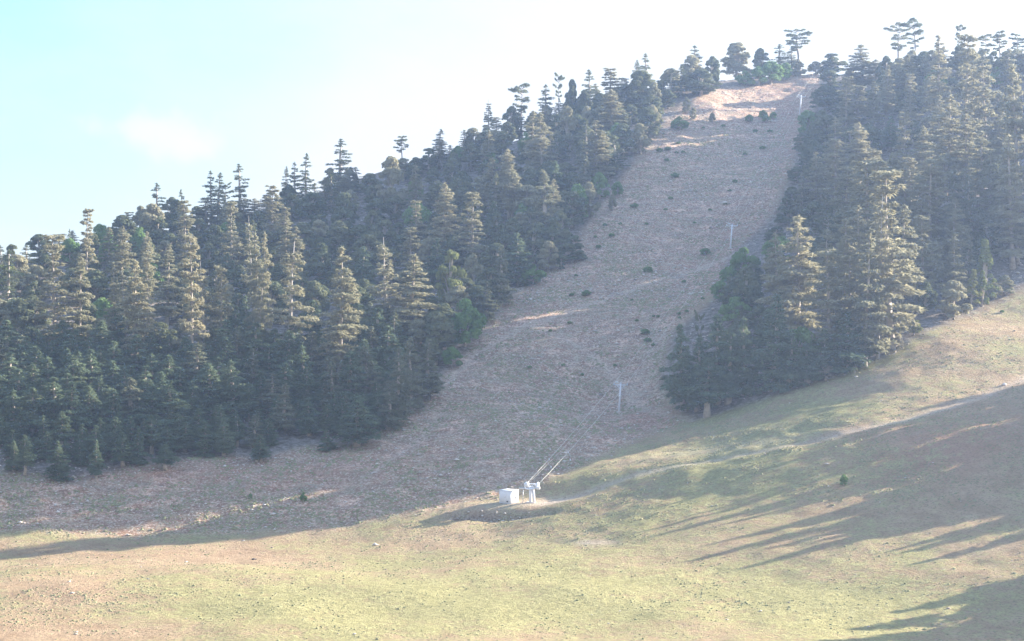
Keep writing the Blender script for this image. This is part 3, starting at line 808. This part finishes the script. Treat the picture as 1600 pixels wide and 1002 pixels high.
def fill(poly, n, spacing, mixk, tall=15.0):
    us = [p[0] for p in poly]; vs = [p[1] for p in poly]
    for _ in range(n):
        u = rngp.uniform(min(us), max(us)); v = rngp.uniform(min(vs), max(vs))
        if not poly_ok(u, v, poly): continue
        if any(((u - a) / c) ** 2 + ((v - b) / d) ** 2 < 1 for a, b, c, d in CLEAR): continue
        if too_close(u, v, spacing): continue
        pts_f.append((u, v, 0))
        x, y, z = ground_at(u, v)
        kd = rngp.choices(list(mixk), weights=list(mixk.values()))[0]
        edge = poly is FILL_R and u < float(np.interp(v, [110, 200, 300, 400, 500, 600], [1300, 1262, 1228, 1185, 1150, 1130])) + 62
        if edge and kd not in 'OB': kd = 'O'
        if kd in 'OPB': h = rngp.uniform(6.0, 10.5); wm = h * rngp.uniform(0.65, 0.95)
        elif kd in 'YL': h = rngp.uniform(8, 13); wm = h * rngp.uniform(0.45, 0.6)
        elif kd == 'G': h = rngp.uniform(5, 8); wm = h * 0.7
        else: h = rngp.uniform(tall - 3, tall + 3); wm = h * rngp.uniform(0.32, 0.42)
        hp = h / y * F
        if edge: h *= 0.72; wm *= 0.85; hp = h / y * F
        # keep the skyline low between the skyline trees
        sk = np.interp(u, [0,60,150,260,400,520,620,700,800,900,1000,1100,1300,1400,1500,1600], [392,372,350,325,312,268,262,222,182,150,128,112,92,86,70,72])
        vt = v - hp
        if vt < sk:
            vt = sk + rngp.uniform(0, 9); h = max(3.0, (v - vt) / F * y); wm = min(wm, h * 1.1)
        place(kd, u, vt, v, wm / y * F, hero=False)
fill(FILL_L, 9000, 25, {'O': 72, 'P': 12, 'C': 5, 'T': 3, 'Y': 5, 'B': 5})
fill(FILL_R, 5000, 27, {'O': 46, 'P': 12, 'C': 17, 'W': 11, 'L': 5, 'Y': 5, 'B': 5}, 18.0)
n_in = len(trees)
fill([(1636, 112), (1860, 118), (1860, 300), (1640, 335)], 1200, 40, {'O': 40, 'C': 30, 'W': 20, 'P': 10}, 10.0)   # the wood goes on past the frame
for t in trees[n_in:]: t['off'] = True; t['beyond'] = True
# the oaks along the crest that close the canopy against the sky
u = 2.0
while u < 1105:
    top_ = float(np.interp(u, [0,60,150,260,400,480,540,600,640,700,760,800,850,900,960,1000,1050,1105], [392,374,350,318,308,284,266,250,240,218,200,182,160,146,132,122,114,104]))
    place(rngp.choice('OOPCWTOYTW'), u, top_ + rngp.uniform(-9, 12), top_ + 40, rngp.uniform(24, 38), hero=False)
    u += rngp.uniform(15, 22)
u = 1330.0
while u < 1625:
    top_ = float(np.interp(u, [1330,1380,1410,1450,1500,1550,1600], [96,84,80,74,68,76,72]))
    place(rngp.choice('OPCO'), u, top_ + rngp.uniform(0, 10), top_ + 55, rngp.uniform(28, 44), hero=False)
    u += rngp.uniform(15, 21)
# low shrubs dotted over the bare slope
SHRUBS = [(1102,399,22),(1013,426,19),(917,463,20),(893,463,10),(1069,442,9),(988,471,7),(1061,492,9),(1073,489,8),(1062,499,7),(1028,497,7),(1021,496,6),(995,503,8),(1008,523,18),(1012,535,15),(1021,541,10),(890,507,9),(961,574,8),
 (828,576,10),(880,573,8),(910,588,7),(1099,201,7),(1130,199,9),(1180,207,10),(1203,207,10),(1060,226,9),(1191,234,12),(1164,243,9),(1030,238,14),(1043,236,14),(1057,240,8),(1067,240,9),(1042,253,11),(1054,278,17),(1148,286,11),(1048,312,10),
 (991,325,16),(1133,321,8),(955,371,13),(969,351,8),(945,354,10),(935,388,11),(1140,300,8),(930,372,8),(1566,489,9),(1098,468,8),(860,520,8),(1040,330,9),(1010,352,9),(1085,350,8),(1110,330,8),(900,432,8)]
for u, v, w in SHRUBS:
    place('B', u, v - w * 0.5, v, w * 0.85, hero=False)
    trees[-1]['shrub'] = True
# rows of young cedars along the foot of the left wood
FOOT = ([0,60,100,150,200,260,330,400,460,510,560,600,650,700],[722,726,732,728,716,722,703,708,690,692,690,668,636,575])
for r_, off in enumerate((8, 26, 46, 66, 88, 110, 132, 152)):
    u = -12 + (r_ % 2) * 14
    while u < 640 - 10 * r_ * 0.5:
        vf = float(np.interp(u, *FOOT)) - off + rngp.uniform(-6, 6)
        uu_ = u + rngp.uniform(-6, 6)
        hp = (rngp.uniform(38, 62) if r_ < 2 else rngp.uniform(58, 92))
        place('Y' if rngp.random() < 0.9 else 'L', uu_, vf - hp, vf, hp * rngp.uniform(0.6, 0.78), hero=False)
        u += rngp.uniform(23, 31) + (4 if r_ else 0)
# woods beyond the right edge of the frame: they throw the long shadows
OFF = []
for i_ in (4.9, 5.7, 6.4, 7.1, 7.8, 8.5, 9.2, 9.9, 10.6, 11.3):                      # row of cedars outside the frame, added to shade the left slope foot
    x, y = 129 + i_ * 1.8, 424 + i_ * 5.6
    OFF.append((x, y, max(8.0, 84.0 + 1.2 * i_ - float(hgt(x, y)[0])), 11))
ca, sa, te = math.cos(R(SUN_AZ)), math.sin(R(SUN_AZ)), math.tan(R(SUN_EL))
# shadow tips seen on the grass (photo pixel, extra distance, crown width)
TIPS = [(1000,832,3,3.5),(1055,812,9,3.5),(1100,852,12,4),(1125,822,2,3.5),(1185,864,5,4),(1020,796,6,3.5),(1265,850,10,4),(1440,850,4,3.5),(1000,846,14,6),(1075,878,0,5.5),(1150,890,10,5),(1200,880,22,6),(1100,775,4,6),(1190,760,12,7),(1240,715,24,9),(1330,700,5,9),(1300,735,14,9),(1390,690,20,10),(1440,720,8,10),(1480,660,16,10),
        (1530,640,6,10),(1400,755,22,7),(1500,760,2,6),(1570,700,18,10),(1560,735,10,9),(1330,770,4,6),(1220,800,16,5),(1250,825,3,5),(1350,830,9,6),(1415,866,12,4.5),(1470,872,2,4),(1285,1003,8,7),(1240,1008,14,7),(1330,985,3,7),(1400,962,16,7),(1500,1006,14,7),(1170,840,4,5),(1290,790,8,6),(1380,800,12,6),(1440,800,3,6),(1520,800,9,7),(1580,790,15,8),(1440,640,30,10),(1380,665,28,9)]
for u_, v_, ex, wm in TIPS:
    x0, y0, z0 = ground_at(u_, v_)
    D = max(20.0, (0.272 * y0 + 7 - x0) / max(0.2, ca - 0.272 * sa)) + ex
    x, y = x0 + D * ca, y0 + D * sa
    OFF.append((x, y, min(36.0, max(5.0, z0 + D * te - float(hgt(x, y)[0]))), wm))
for x, y, h, wm in OFF:
    z = float(hgt(x, y)[0])
    u, v, d = proj(np.array([[x, y, z]]))
    trees.append(dict(k='L', u=float(u[0]), vt=0, vb=float(v[0]), w=wm / y * F, loc=(x, y, z), h=h, wm=wm, phrase='', hero=False, off=True))

# leave out what other trees hide: rough front-to-back coverage of the view
cover = np.zeros((501, 900), bool)
kept = []
JJ, II = np.mgrid[0:501, 0:900]
for t in sorted(trees, key=lambda t: t['loc'][1]):
    if t.get('off'): kept.append(t); continue
    uc, top_, bot = t['u'] / 2 + 50, t['vt'] / 2, t['vb'] / 2
    hw = t['wm'] * F / t['loc'][1] / 4
    i0, i1, j0, j1 = max(0, int(uc - hw)), min(900, int(uc + hw) + 2), max(0, int(top_)), min(501, int(bot) + 1)
    if i1 <= i0 or j1 <= j0: kept.append(t); continue
    q = (JJ[j0:j1, i0:i1] - top_) / max(1.0, bot - top_)
    wq = (np.clip(q * 1.25 + 0.12, 0, 1) if t['k'] in 'CWTYLS' else np.sqrt(np.clip(1 - (2 * q - 1) ** 2, 0.1, 1)))
    m = (np.abs(II[j0:j1, i0:i1] - uc) < hw * wq * 0.9) & (q > 0.03) & (q < 0.93)
    sub = cover[j0:j1, i0:i1]
    vis_in = m & ~sub & (II[j0:j1, i0:i1] > 50) & (II[j0:j1, i0:i1] < 850)
    if t['hero'] or t.get('shrub') or (vis_in.sum() > 14 and vis_in.sum() > 0.10 * m.sum()):
        t['vis'] = int(vis_in.sum())
        kept.append(t); sub |= m
print('KEPT', len(kept), 'of', len(trees))
keep_id = set(id(t) for t in kept)
trees = [t for t in trees if id(t) in keep_id]

# ------------------------------------------------------------------ labels
LOOK = {'C': 'grey-green layered cedar', 'W': 'broad-topped tiered cedar', 'F': 'umbrella-topped cedar', 'T': 'thin pointed cedar', 'S': 'gaunt cedar with bare top',
        'Y': 'dark young cedar', 'L': 'pale young cedar', 'O': 'dark rounded oak', 'P': 'sunlit-toned brownish oak', 'B': 'green rounded bush', 'G': 'yellow-green oak', 'E': 'pale leafy tree', 'D': 'dry straw-coloured shrub'}
marks = [(t['u'], 0.5 * (t['vt'] + t['vb']), t['phrase'], t) for t in trees if t['phrase']]
marks += [(793, 775, 'the white hut', None), (968, 620, 'the lowest lift pylon', None), (1142, 368, 'the middle lift pylon', None), (1251, 163, 'the upper lift pylon', None)]
used = set()
def direction(du, dv):
    a = math.degrees(math.atan2(-dv, du)) % 360
    return ('right of', 'up and right of', 'straight above', 'up and left of', 'left of', 'down and left of', 'straight below', 'down and right of')[int(((a + 22.5) % 360) // 45)]
ORD = ['', 'second ', 'third ', 'fourth ', 'fifth ', 'sixth ', 'seventh ', 'eighth ', 'ninth ', 'tenth '] + [''] * 12
OWN = {}
for t in trees:
    if t['phrase']:
        p_ = t['phrase'].replace('the twin cedars', 'the left one of twin cedars').replace('the paired cedars', 'left one of the paired cedars').replace('the feathery cedars', 'the rightmost feathery cedar').replace('the twin pale-trunked cedars', 'left one of the twin pale-trunked cedars').replace('the pair of umbrella cedars', 'right one of the paired umbrella cedars').replace('the dark green bushes', 'uppermost of the dark green bushes')
        if p_.startswith('the '): p_ = p_[4:]
        if len(p_.split()) < 4: p_ += ' in the hillside wood'
        t['label'] = p_
        used.add(p_)
todo = []
for t in trees:
    if t['phrase']: continue
    if t.get('off'):
        t['label'] = 'tree where the right wood goes on beyond the right edge' if t.get('beyond') else 'unseen cedar standing beyond the right edge, throwing a long shadow across the grass'
        t['grp'] = 'trees of the right wood beyond the right edge' if t.get('beyond') else 'cedars beyond the right edge that throw the long shadows'
        continue
    todo.append(t)
# nearest landmark first; ordinals count outwards from the landmark
for level in range(14):
    cells = {}
    for t in todo:
        cu, cv = t['u'], 0.5 * (t['vt'] + t['vb'])
        ms = sorted(marks, key=lambda m: (m[0] - cu) ** 2 + (m[1] - cv) ** 2)
        mu, mv, ph, _ = ms[min(level, len(ms) - 1)]
        key = (('low dark shrub' if t.get('shrub') else LOOK[t['k']]), direction(cu - mu, cv - mv), ph)
        cells.setdefault(key, []).append(((mu - cu) ** 2 + (mv - cv) ** 2, id(t), t))
    todo = []
    for (look, dr, ph), lst in cells.items():
        lst.sort(key=lambda q: q[:1])
        for n_, (_, _, t) in enumerate(lst):
            lb = (ORD[n_] if n_ < 6 else '?') + look + ' ' + dr + ' ' + ph
            if n_ < 6 and lb not in used and len(lb.split()) <= 16:
                used.add(lb); t['label'] = lb
            else: todo.append(t)
    if not todo: break
for t in todo: t['label'] = LOOK[t['k']] + ' in the crowded middle of the woods'
print('UNLABELLED', len(todo))

cnt = {}
for i, t in enumerate(trees):
    kd = t['k']
    vs = V[kd]
    c_ = cnt.get(kd, 0); cnt[kd] = c_ + 1
    var = vs[c_ % len(vs)]
    nm, cat = ('cedar_tree', 'cedar') if t.get('off') and not t.get('beyond') else KIND[kd]
    if t.get('shrub'): nm, cat, t['grp'] = 'low_shrub', 'shrub', 'low shrubs dotted over the bare slope'
    e = empty(nm, t['loc'])
    rr_ = random.Random(i)
    e.rotation_euler = (rr_.gauss(0, 0.022), rr_.gauss(0, 0.022), rr_.uniform(0, 6.28))
    sxy = t['wm'] / (2 * var['R'])
    e.scale = (sxy, sxy, t['h'] / var['H'])
    tag(e, t['label'], cat, t.get('grp') or GROUP[cat])
    link('trunk', var['trunk'], e)
    link('crown', var['crown'], e)
print('TREES', len(trees), cnt)

# ------------------------------------------------------------------ low ground cover and stones
def scatter_mesh(name, template_v, template_t, P, sc, rot, mat, rng, jit=0.18):
    n = len(P); m = len(template_v)
    Vv = np.repeat(template_v[None], n, 0)
    Vv = Vv * (1 + rng.normal(0, jit, (n, m, 1)))
    c_, s_ = np.cos(rot)[:, None], np.sin(rot)[:, None]
    X = Vv[..., 0] * sc[:, None, 0]; Y = Vv[..., 1] * sc[:, None, 1]; Z = Vv[..., 2] * sc[:, None, 2]
    out = np.stack([X * c_ - Y * s_, X * s_ + Y * c_, Z], -1) + P[:, None, :]
    T = (np.arange(n)[:, None, None] * m + template_t[None]).reshape(-1, 3)
    return mesh_np(name, out.reshape(-1, 3), tris=T, mat=mat)
def dome():
    v = [(0, 0, 1.0)]
    for i in range(6): a = i * math.pi / 3; v.append((0.7 * math.cos(a), 0.7 * math.sin(a), 0.72))
    for i in range(6): a = i * math.pi / 3 + 0.5; v.append((math.cos(a), math.sin(a), -0.15))
    t = []
    for i in range(6):
        j = (i + 1) % 6
        t += [(0, 1 + i, 1 + j), (1 + i, 7 + i, 1 + j), (1 + j, 7 + i, 7 + j)]
    return np.array(v), np.array(t)
def stone():
    v = [(0, 0, 0.8), (1, 0.1, 0.2), (0.2, 0.9, 0.3), (-0.9, 0.3, 0.25), (-0.4, -0.9, 0.3), (0.5, -0.7, 0.35), (0, 0, -0.3)]
    t = [(0, 1, 2), (0, 2, 3), (0, 3, 4), (0, 4, 5), (0, 5, 1), (6, 2, 1), (6, 3, 2), (6, 4, 3), (6, 5, 4), (6, 1, 5)]
    return np.array(v, float), np.array(t)
def sample_ground(n, rng, x0=-150, x1=170, y0=236, y1=700):
    y = y0 + (y1 - y0) * rng.random(n)
    x = rng.uniform(-0.29, 0.29, n) * y
    z = hgt(x, y)
    u, v, d = proj(np.stack([x, y, z], 1))
    return x, y, z, u, v
def grid_attr(arr, x, y):
    i = np.clip(np.searchsorted(GX, x) - 1, 0, nx - 1); j = np.clip(np.searchsorted(GY, y) - 1, 0, ny - 1)
    return arr.reshape(XX.shape)[j, i]
rg = np.random.default_rng(11)
x, y, z, u, v = sample_ground(520000, rg)
gr = grid_attr(green, x, y); ro = grid_attr(rocky_s, x, y); fo = grid_attr(forest, x, y); pa = grid_attr(path, x, y)
slope_tex = np.exp(-(((u - 1120) / 330) ** 2 + ((v - (720 - 0.25 * (u - 1000))) / 70) ** 2))
den = 0.05 * (1 - ro) + 0.42 * ro + 0.8 * slope_tex * (1 - ro) + 0.22 * np.exp(-(((u - 130) / 170) ** 2 + ((v - 930) / 35) ** 2)) + 0.15 * np.exp(-(((u - 1120) / 120) ** 2 + ((v - 935) / 25) ** 2))
den = den + 0.55 * np.exp(-(((u - 1470) / 190) ** 2 + ((v - 720) / 70) ** 2))
cl = vnoise(x, y, 7, 21) + 0.6 * vnoise(x, y, 2.5, 22)
keep = (rg.random(len(x)) < den * np.clip(0.55 + 2.2 * cl, 0, 1.4)) & (fo < 0.5) & (pa < 0.35) & (y < 640)
x, y, z, ro = x[keep], y[keep], z[keep], ro[keep]
n = len(x)
s0 = rg.uniform(0.08, 0.19, n) * (1 + 0.6 * ro) * (1 + 0.5 * (rg.random(n) < 0.12))
sc = np.stack([s0, s0 * rg.uniform(0.7, 1.1, n), s0 * rg.uniform(0.35, 0.75, n)], 1)
k = N('tuft_green')
g = k.n('ShaderNodeNewGeometry')
f1 = k.noise(g.outputs['Position'], 0.8, 3)
cc = k.mix(k.ramp(f1, 0.35, 0.65), (0.23, 0.22, 0.11), (0.34, 0.30, 0.17))
cc = k.mix(g.outputs['Random Per Island'], cc, (0.24, 0.25, 0.14))
d = k.n('ShaderNodeBsdfDiffuse'); k.l(cc, d.inputs['Color']); k.l(d.outputs[0], k.out.inputs['Surface'])
dv, dt = dome()
tf = link('grass_tufts', scatter_mesh('grass_tufts', dv, dt, np.stack([x, y, z], 1), sc, rg.uniform(0, 6.28, n), k.m, rg))
tag(tf, 'low cushion plants and grass tufts dotted over meadow and slope', 'grass', kind='stuff')
print('TUFTS', n)
x, y, z, u, v = sample_ground(260000, rg)
ro = grid_attr(rocky_s, x, y); fo = grid_attr(forest, x, y); bk = grid_attr(bank, x, y)
den = 0.002 * (1 - ro) + ro * np.where(v < 480, 0.42, 0.14) + 0.5 * np.exp(-(((u - 735) / 30) ** 2 + ((v - 245) / 22) ** 2)) + 0.4 * np.exp(-(((u - 262) / 60) ** 2 + ((v - 525) / 40) ** 2)) + 0.5 * bk * (y < 360) + 0.12 * fo
cl = vnoise(x, y, 9, 31) + 0.6 * vnoise(x, y, 3, 32)
keep = (rg.random(len(x)) < den * np.clip(0.6 + 2.0 * cl, 0, 1.6))
x, y, z = x[keep], y[keep], z[keep]
n = len(x)
s0 = rg.uniform(0.09, 0.34, n) * (1 + 1.0 * (rg.random(n) < 0.12))
sc = np.stack([s0, s0 * rg.uniform(0.6, 1.1, n), s0 * rg.uniform(0.5, 0.9, n)], 1)
k = N('limestone_stones')
g = k.n('ShaderNodeNewGeometry')
cc = k.mix(g.outputs['Random Per Island'], (0.36, 0.30, 0.26), (0.74, 0.68, 0.62))
d = k.n('ShaderNodeBsdfDiffuse'); k.l(cc, d.inputs['Color']); k.l(d.outputs[0], k.out.inputs['Surface'])
M['stone'] = k.m
sv, st_ = stone()
stn = link('scattered_stones', scatter_mesh('scattered_stones', sv, st_, np.stack([x, y, z], 1), sc, rg.uniform(0, 6.28, n), k.m, rg))
tag(stn, 'pale broken stones strewn over the bare slope', 'stones', kind='stuff')
print('STONES', n)

# boulders lying in the open
for (u, v, s_, lb) in ((586, 853, 0.55, 'small pale boulder on the open meadow below the hut'), (200, 837, 0.4, 'small white stone by the shadow edge at left'),
                       (396, 875, 0.40, 'dark stump-like rock alone on the sunlit meadow'), (1133, 320, 1.3, 'large pale rock slab above the middle pylon')):
    x, y, z = ground_at(u, v)
    rr = np.random.default_rng(int(u))
    sv2, st2 = stone()
    P = np.array([[0, 0, 0.0], [0.9 * s_, 0.2, 0.0]])
    m_ = M['stone'] if u != 396 else M['dark']
    o = link('boulder', scatter_mesh('boulder', sv2, st2, P, np.array([[s_, s_ * 0.8, s_ * 0.9], [s_ * 0.5, s_ * 0.5, s_ * 0.5]]), np.array([0.3, 1.2]), m_, rr), loc=(x, y, z))
    tag(o, lb, 'rock')

# ------------------------------------------------------------------ ski lift
# white hut
ux, uy, uz = ground_at(795, 786)
e = empty('lift_hut', (ux, uy, uz - 0.05)); e.rotation_euler = (0, 0, R(-36))
tag(e, 'small white box hut on the levelled pad beside the lift station', 'hut')
wb = MB(); wb.box((0, 0, 1.12), (2.35, 2.35, 2.16), bev=0.04); wb.build('wall', M['white_paint'], e)
rb = MB(); rb.box((0, 0, 2.245), (2.5, 2.5, 0.08), bev=0.02); rb.build('roof', M['white_paint'], e)
fb = MB(); fb.box((0, 0, 0.0), (2.42, 2.42, 0.10)); fb.build('plinth', M['steel'], e)
db = MB(); db.box((-0.25, -1.19, 1.1), (0.9, 0.035, 1.9), bev=0.01); dr = db.build('door', M['white_paint'], e)
hb = MB(); hb.box((0.10, -1.225, 1.1), (0.05, 0.04, 0.16)); hb.build('handle', M['dark'], dr)
vb_ = MB(); vb_.tube([(0.55, -1.17, 0.35), (0.55, -1.23, 0.35)], 0.14, 12); vb_.build('vent', M['dark'], e)
vb_ = MB(); vb_.box((0.95, -1.19, 0.4), (0.12, 0.04, 0.28)); vb_.build('vent', M['steel'], e)
cb = MB(); cb.box((1.25, 0.5, 0.95), (0.14, 0.3, 0.35), bev=0.02); cb.build('meter_box', M['steel'], e)
hb2 = MB(); hb2.box((1.185, -0.35, 1.2), (0.03, 0.8, 0.9), bev=0.01); hb2.build('shutter', M['white_paint'], e)

# pylons
def world_pt(u, v, Y):
    x, z = unproj(u, v, Y)
    return np.array((x, Y, z))
TOW = []
for (ub, vb2, ut, vt2, lb) in ((967, 645, 970, 598, 'lowest grey lift pylon standing on the shaded bare slope'), (1141, 389, 1144, 350, 'middle grey lift pylon above the dark green bushes'), (1249, 180, 1252, 149, 'upper grey lift pylon just below the ridge')):
    x, y, z = ground_at(ub, vb2)
    tpz = world_pt(ut, vt2, y)
    TOW.append((np.array((x, y, z)), tpz, lb))
st_loc = np.array(ground_at(829, 786))
top_loc = np.array(ground_at(1291, 117)); top_loc[1] += 6; top_loc[2] = float(hgt(top_loc[0], top_loc[1])[0])
line_dir = TOW[0][0] - st_loc; line_dir[2] = 0; line_dir /= np.linalg.norm(line_dir)
def perp(d): return np.array((d[1], -d[0], 0.0))
heads = []
for i, (b, tp_, lb) in enumerate(TOW):
    nxt = TOW[i + 1][0] if i < 2 else top_loc
    prv = TOW[i - 1][0] if i > 0 else st_loc
    d = nxt - prv; d[2] = 0; d /= np.linalg.norm(d); s_ = perp(d)
    e = empty('lift_pylon', b)
    tag(e, lb, 'pylon', 'lift pylons up the bare slope')
    q = tp_ - b
    mb = MB(); mb.tube([(0, 0, -0.5), tuple(q * 0.5), tuple(q * 0.97)], [0.22, 0.20, 0.17], 10); mb.build('pole', M['pylon_grey'], e, True)
    mb = MB(); mb.box((0, 0, 0.05), (0.9, 0.9, 0.3), bev=0.04); mb.build('footing', M['stone'], e)
    mb = MB(); mb.tube([tuple(q * 0.92 - s_ * 1.5), tuple(q * 0.92 + s_ * 1.5)], 0.11, 6); mb.tube([tuple(q * 0.78), tuple(q * 0.92 + s_ * 0.9)], 0.05, 5); mb.tube([tuple(q * 0.78), tuple(q * 0.92 - s_ * 0.9)], 0.05, 5); mb.build('crossarm', M['pylon_grey'], e)
    mb = MB(); mb.tube([tuple(q * 0.93), tuple(q + np.array((0, 0, 0.1)))], 0.10, 6); mb.tube([tuple(q * 0.985 - s_ * 0.8), tuple(q * 0.985 + s_ * 0.3)], 0.06, 5); mb.build('mast_head', M['steel'], e)
    for sg in (-1, 1):
        c_ = q * 0.95 + s_ * 1.35 * sg
        mb = MB()
        for off_ in (-0.35, 0.0, 0.35):
            mb.ring(c_ + d * off_, 0.17, 0.05, s_, 12, 0.06)
        mb.box(tuple(c_ + np.array((0, 0, -0.05))), (0.12, 0.12, 0.3))
        mb.build('sheave_train', M['pylon_grey'], e)
        heads.append((i, sg, b + c_ + np.array((0, 0, 0.19))))
    mb = MB(); mb.box(tuple(q + np.array((0, 0, 0.05)) - s_ * 0.8), (0.55, 0.4, 0.34), bev=0.08); mb.build('lamp_housing', M['white_paint'], e)
    mb = MB(); mb.tube([tuple(q * 0.50), tuple(q * 0.58)], 0.22, 10); mb.build('number_band', M['white_paint'], e)

# bottom drive station
e = empty('lift_station', st_loc)
tag(e, 'white steel drag lift drive station beside the hut, cables rising from it', 'ski lift station')
d = line_dir; s_ = perp(d)
Z = lambda h: np.array((0, 0, h))
mb = MB(); mb.tube([tuple(Z(-0.3)), tuple(Z(2.6))], 0.26, 10); mb.tube([tuple(Z(-0.3) - d * 0.1 + s_ * 0.75), tuple(Z(2.5) + s_ * 0.45)], 0.20, 8); mb.build('column', M['white_paint'], e, True)
mb = MB(); mb.tube([tuple(Z(-0.3) - s_ * 1.3 - d * 0.4), tuple(Z(2.3) - s_ * 1.2 - d * 0.4)], 0.06, 6); mb.build('prop_post', M['steel'], e)
mb = MB(); mb.tube([tuple(Z(2.45) - s_ * 2.1), tuple(Z(2.45) + s_ * 1.2)], 0.11, 6); mb.tube([tuple(Z(2.45) - s_ * 2.1 + d * 0.5), tuple(Z(2.5) + s_ * 0.8 + d * 0.9)], 0.06, 5); mb.build('cross_beam', M['steel'], e)
mb = MB(); mb.ring(tuple(Z(2.75) + d * 0.3), 1.15, 0.09, (-d[0] * 0.35, -d[1] * 0.35, 1), 28, 0.14); mb.build('bullwheel', M['white_paint'], e)
mb = MB(); mb.box(tuple(Z(3.1) - s_ * 0.75), (0.75, 0.6, 0.65), math.atan2(s_[1], s_[0]), bev=0.09); mb.tube([tuple(Z(3.1) - s_ * 0.75), tuple(Z(3.55) - s_ * 0.75)], 0.2, 10); mb.build('motor', M['white_paint'], e)
mb = MB(); mb.box(tuple(Z(3.05) + s_ * 1.15 + d * 0.4), (0.9, 0.45, 0.75), math.atan2(d[1], d[0]), bev=0.07); mb.build('wheel_guard', M['white_paint'], e)
mb = MB(); mb.box(tuple(Z(2.6) + s_ * 1.4 - d * 0.3), (0.7, 0.45, 0.5), math.atan2(s_[1], s_[0]), bev=0.06); mb.build('gearbox', M['white_paint'], e)
for q_ in (-0.55, 0.55):
    mb = MB(); mb.ring(tuple(Z(3.3) + s_ * (q_ + 0.6 * (q_ > 0)) + d * 0.6), 0.28, 0.05, tuple(s_), 14, 0.08); mb.build('guide_wheel', M['steel'], e)
mb = MB(); mb.box(tuple(Z(0.0)), (1.6, 1.1, 0.2), math.atan2(s_[1], s_[0]), bev=0.04); mb.build('footing', M['stone'], e)

# top return station on the ridge
e = empty('return_station', top_loc)
tag(e, 'white return wheel of the lift on the ridge at the piste top', 'ski lift station')
mb = MB(); mb.tube([(0, 0, -0.4), (0.3, 0, 4.2)], 0.3, 10); mb.build('column', M['white_paint'], e, True)
mb = MB(); mb.box((0.4, 0, 4.6), (2.6, 0.8, 1.1), R(10), bev=0.15); mb.tube([(-1.2, 0, 4.2), (-1.2, 0, 6.0)], 0.15, 6); mb.build('wheel_housing', M['white_paint'], e)
mb = MB(); mb.ring((0.4, -0.2, 4.9), 1.2, 0.1, (0.2, -1, 0.5), 24, 0.16); mb.build('return_wheel', M['steel'], e)
mb = MB(); mb.tube([(0.6, 0, 5.0), (7.0, 3, 6.0)], 0.12, 6); mb.tube([(6.6, 2.8, -1.0), (6.9, 3, 6.0)], 0.12, 6); mb.build('tension_arm', M['white_paint'], e)

# cables: one per side, sagging between supports; the drive side has the return strand beside it
def sag(a, b, drop, n=14):
    return [tuple(a + (b - a) * t + np.array((0, 0, -drop * 4 * t * (1 - t)))) for t in np.linspace(0, 1, n)]
cab = {}
for sg, lb in ((-1, 'left haul cable of the lift, rising from the station to the ridge'), (1, 'right haul cable of the lift, rising from the station to the ridge')):
    sup = [st_loc + Z(2.95) + s_ * 1.1 * sg + d * 0.3] + [h[2] for h in heads if h[1] == sg] + [top_loc + Z(4.9) + np.array((0.4 + 1.1 * sg, -0.2, 0))]
    path_pts = []
    for a, b in zip(sup[:-1], sup[1:]):
        seg = sag(a, b, 0.006 * np.linalg.norm(b - a))
        path_pts += seg if not path_pts else seg[1:]
    mb = MB(); mb.tube(path_pts, [0.024 if i_ < 14 else 0.016 for i_ in range(len(path_pts))], 5)
    o = mb.build('haul_cable', M['cable']); tag(o, lb, 'cable', 'haul cables of the ski lift')
    cab[sg] = path_pts
# signal cable from the station to the first pylon
a = st_loc + Z(3.2) - s_ * 0.6 + d * 0.4; b = TOW[0][1] + Z(0.1)
mb = MB(); mb.tube(sag(a, b, 0.6), 0.014, 4); o = mb.build('signal_cable', M['cable']); tag(o, 'thin signal cable strung between the two haul cables', 'cable')
# tow hangers
for sg, t_, lb in ((-1, 0.24, 'hooked tow hanger on the left haul cable above the station'), (1, 0.31, 'hooked tow hanger on the right haul cable above the station')):
    c_ = np.array(cab[sg][int(13 * t_)]) * (1 - (13 * t_) % 1) + np.array(cab[sg][int(13 * t_) + 1]) * ((13 * t_) % 1)
    e = empty('tow_hanger', c_); tag(e, lb, 'tow hanger', 'tow hangers on the haul cables')
    hp = [(0, 0, 0), (-0.25 + 0.5 * (sg > 0), 0, -0.35), (-0.2 + 0.6 * (sg > 0), 0, -0.8), (0.35, 0, -1.35), (0.35 - 0.3 * (sg > 0), 0, -2.0)]
    mb = MB(); mb.tube(hp, 0.035, 5); mb.build('rod', M['steel'], e)
    mb = MB(); mb.tube([(0, 0, 0.12), (0, 0, -0.2)], 0.09, 6); mb.build('grip', M['white_paint'], e)
    mb = MB(); mb.tube([(hp[3][0], 0, hp[3][2] + 0.1), (hp[3][0], 0, hp[3][2] - 0.28)], 0.10, 7); mb.build('spring_box', M['white_paint'], e)

# ------------------------------------------------------------------ haze
hm = bpy.data.materials.new('pale_haze'); hm.use_nodes = True
ht = hm.node_tree; ht.nodes.clear()
ho = ht.nodes.new('ShaderNodeOutputMaterial'); hv = ht.nodes.new('ShaderNodeVolumePrincipled')
hv.inputs['Color'].default_value = (0.48, 0.65, 1.0, 1)
hv.inputs['Density'].default_value = 0.00023
hv.inputs['Anisotropy'].default_value = 0.6
ht.links.new(hv.outputs[0], ho.inputs['Volume'])
mb = MB()
lo = (GX[0] - 20, GY[0] - 20, Hf.min() - 1.0); hi = (GX[-1] + 20, GY[-1] + 20, max(Hf.max(), max(t['loc'][2] + t['h'] for t in trees), CAMZ) + 4)
mb.box(tuple((a + b) / 2 for a, b in zip(lo, hi)), tuple(b - a for a, b in zip(lo, hi)))
hz = mb.build('haze', hm)
tag(hz, 'pale blue summer haze thickening with distance', 'haze', kind='stuff')
print('HAZE', lo, hi)
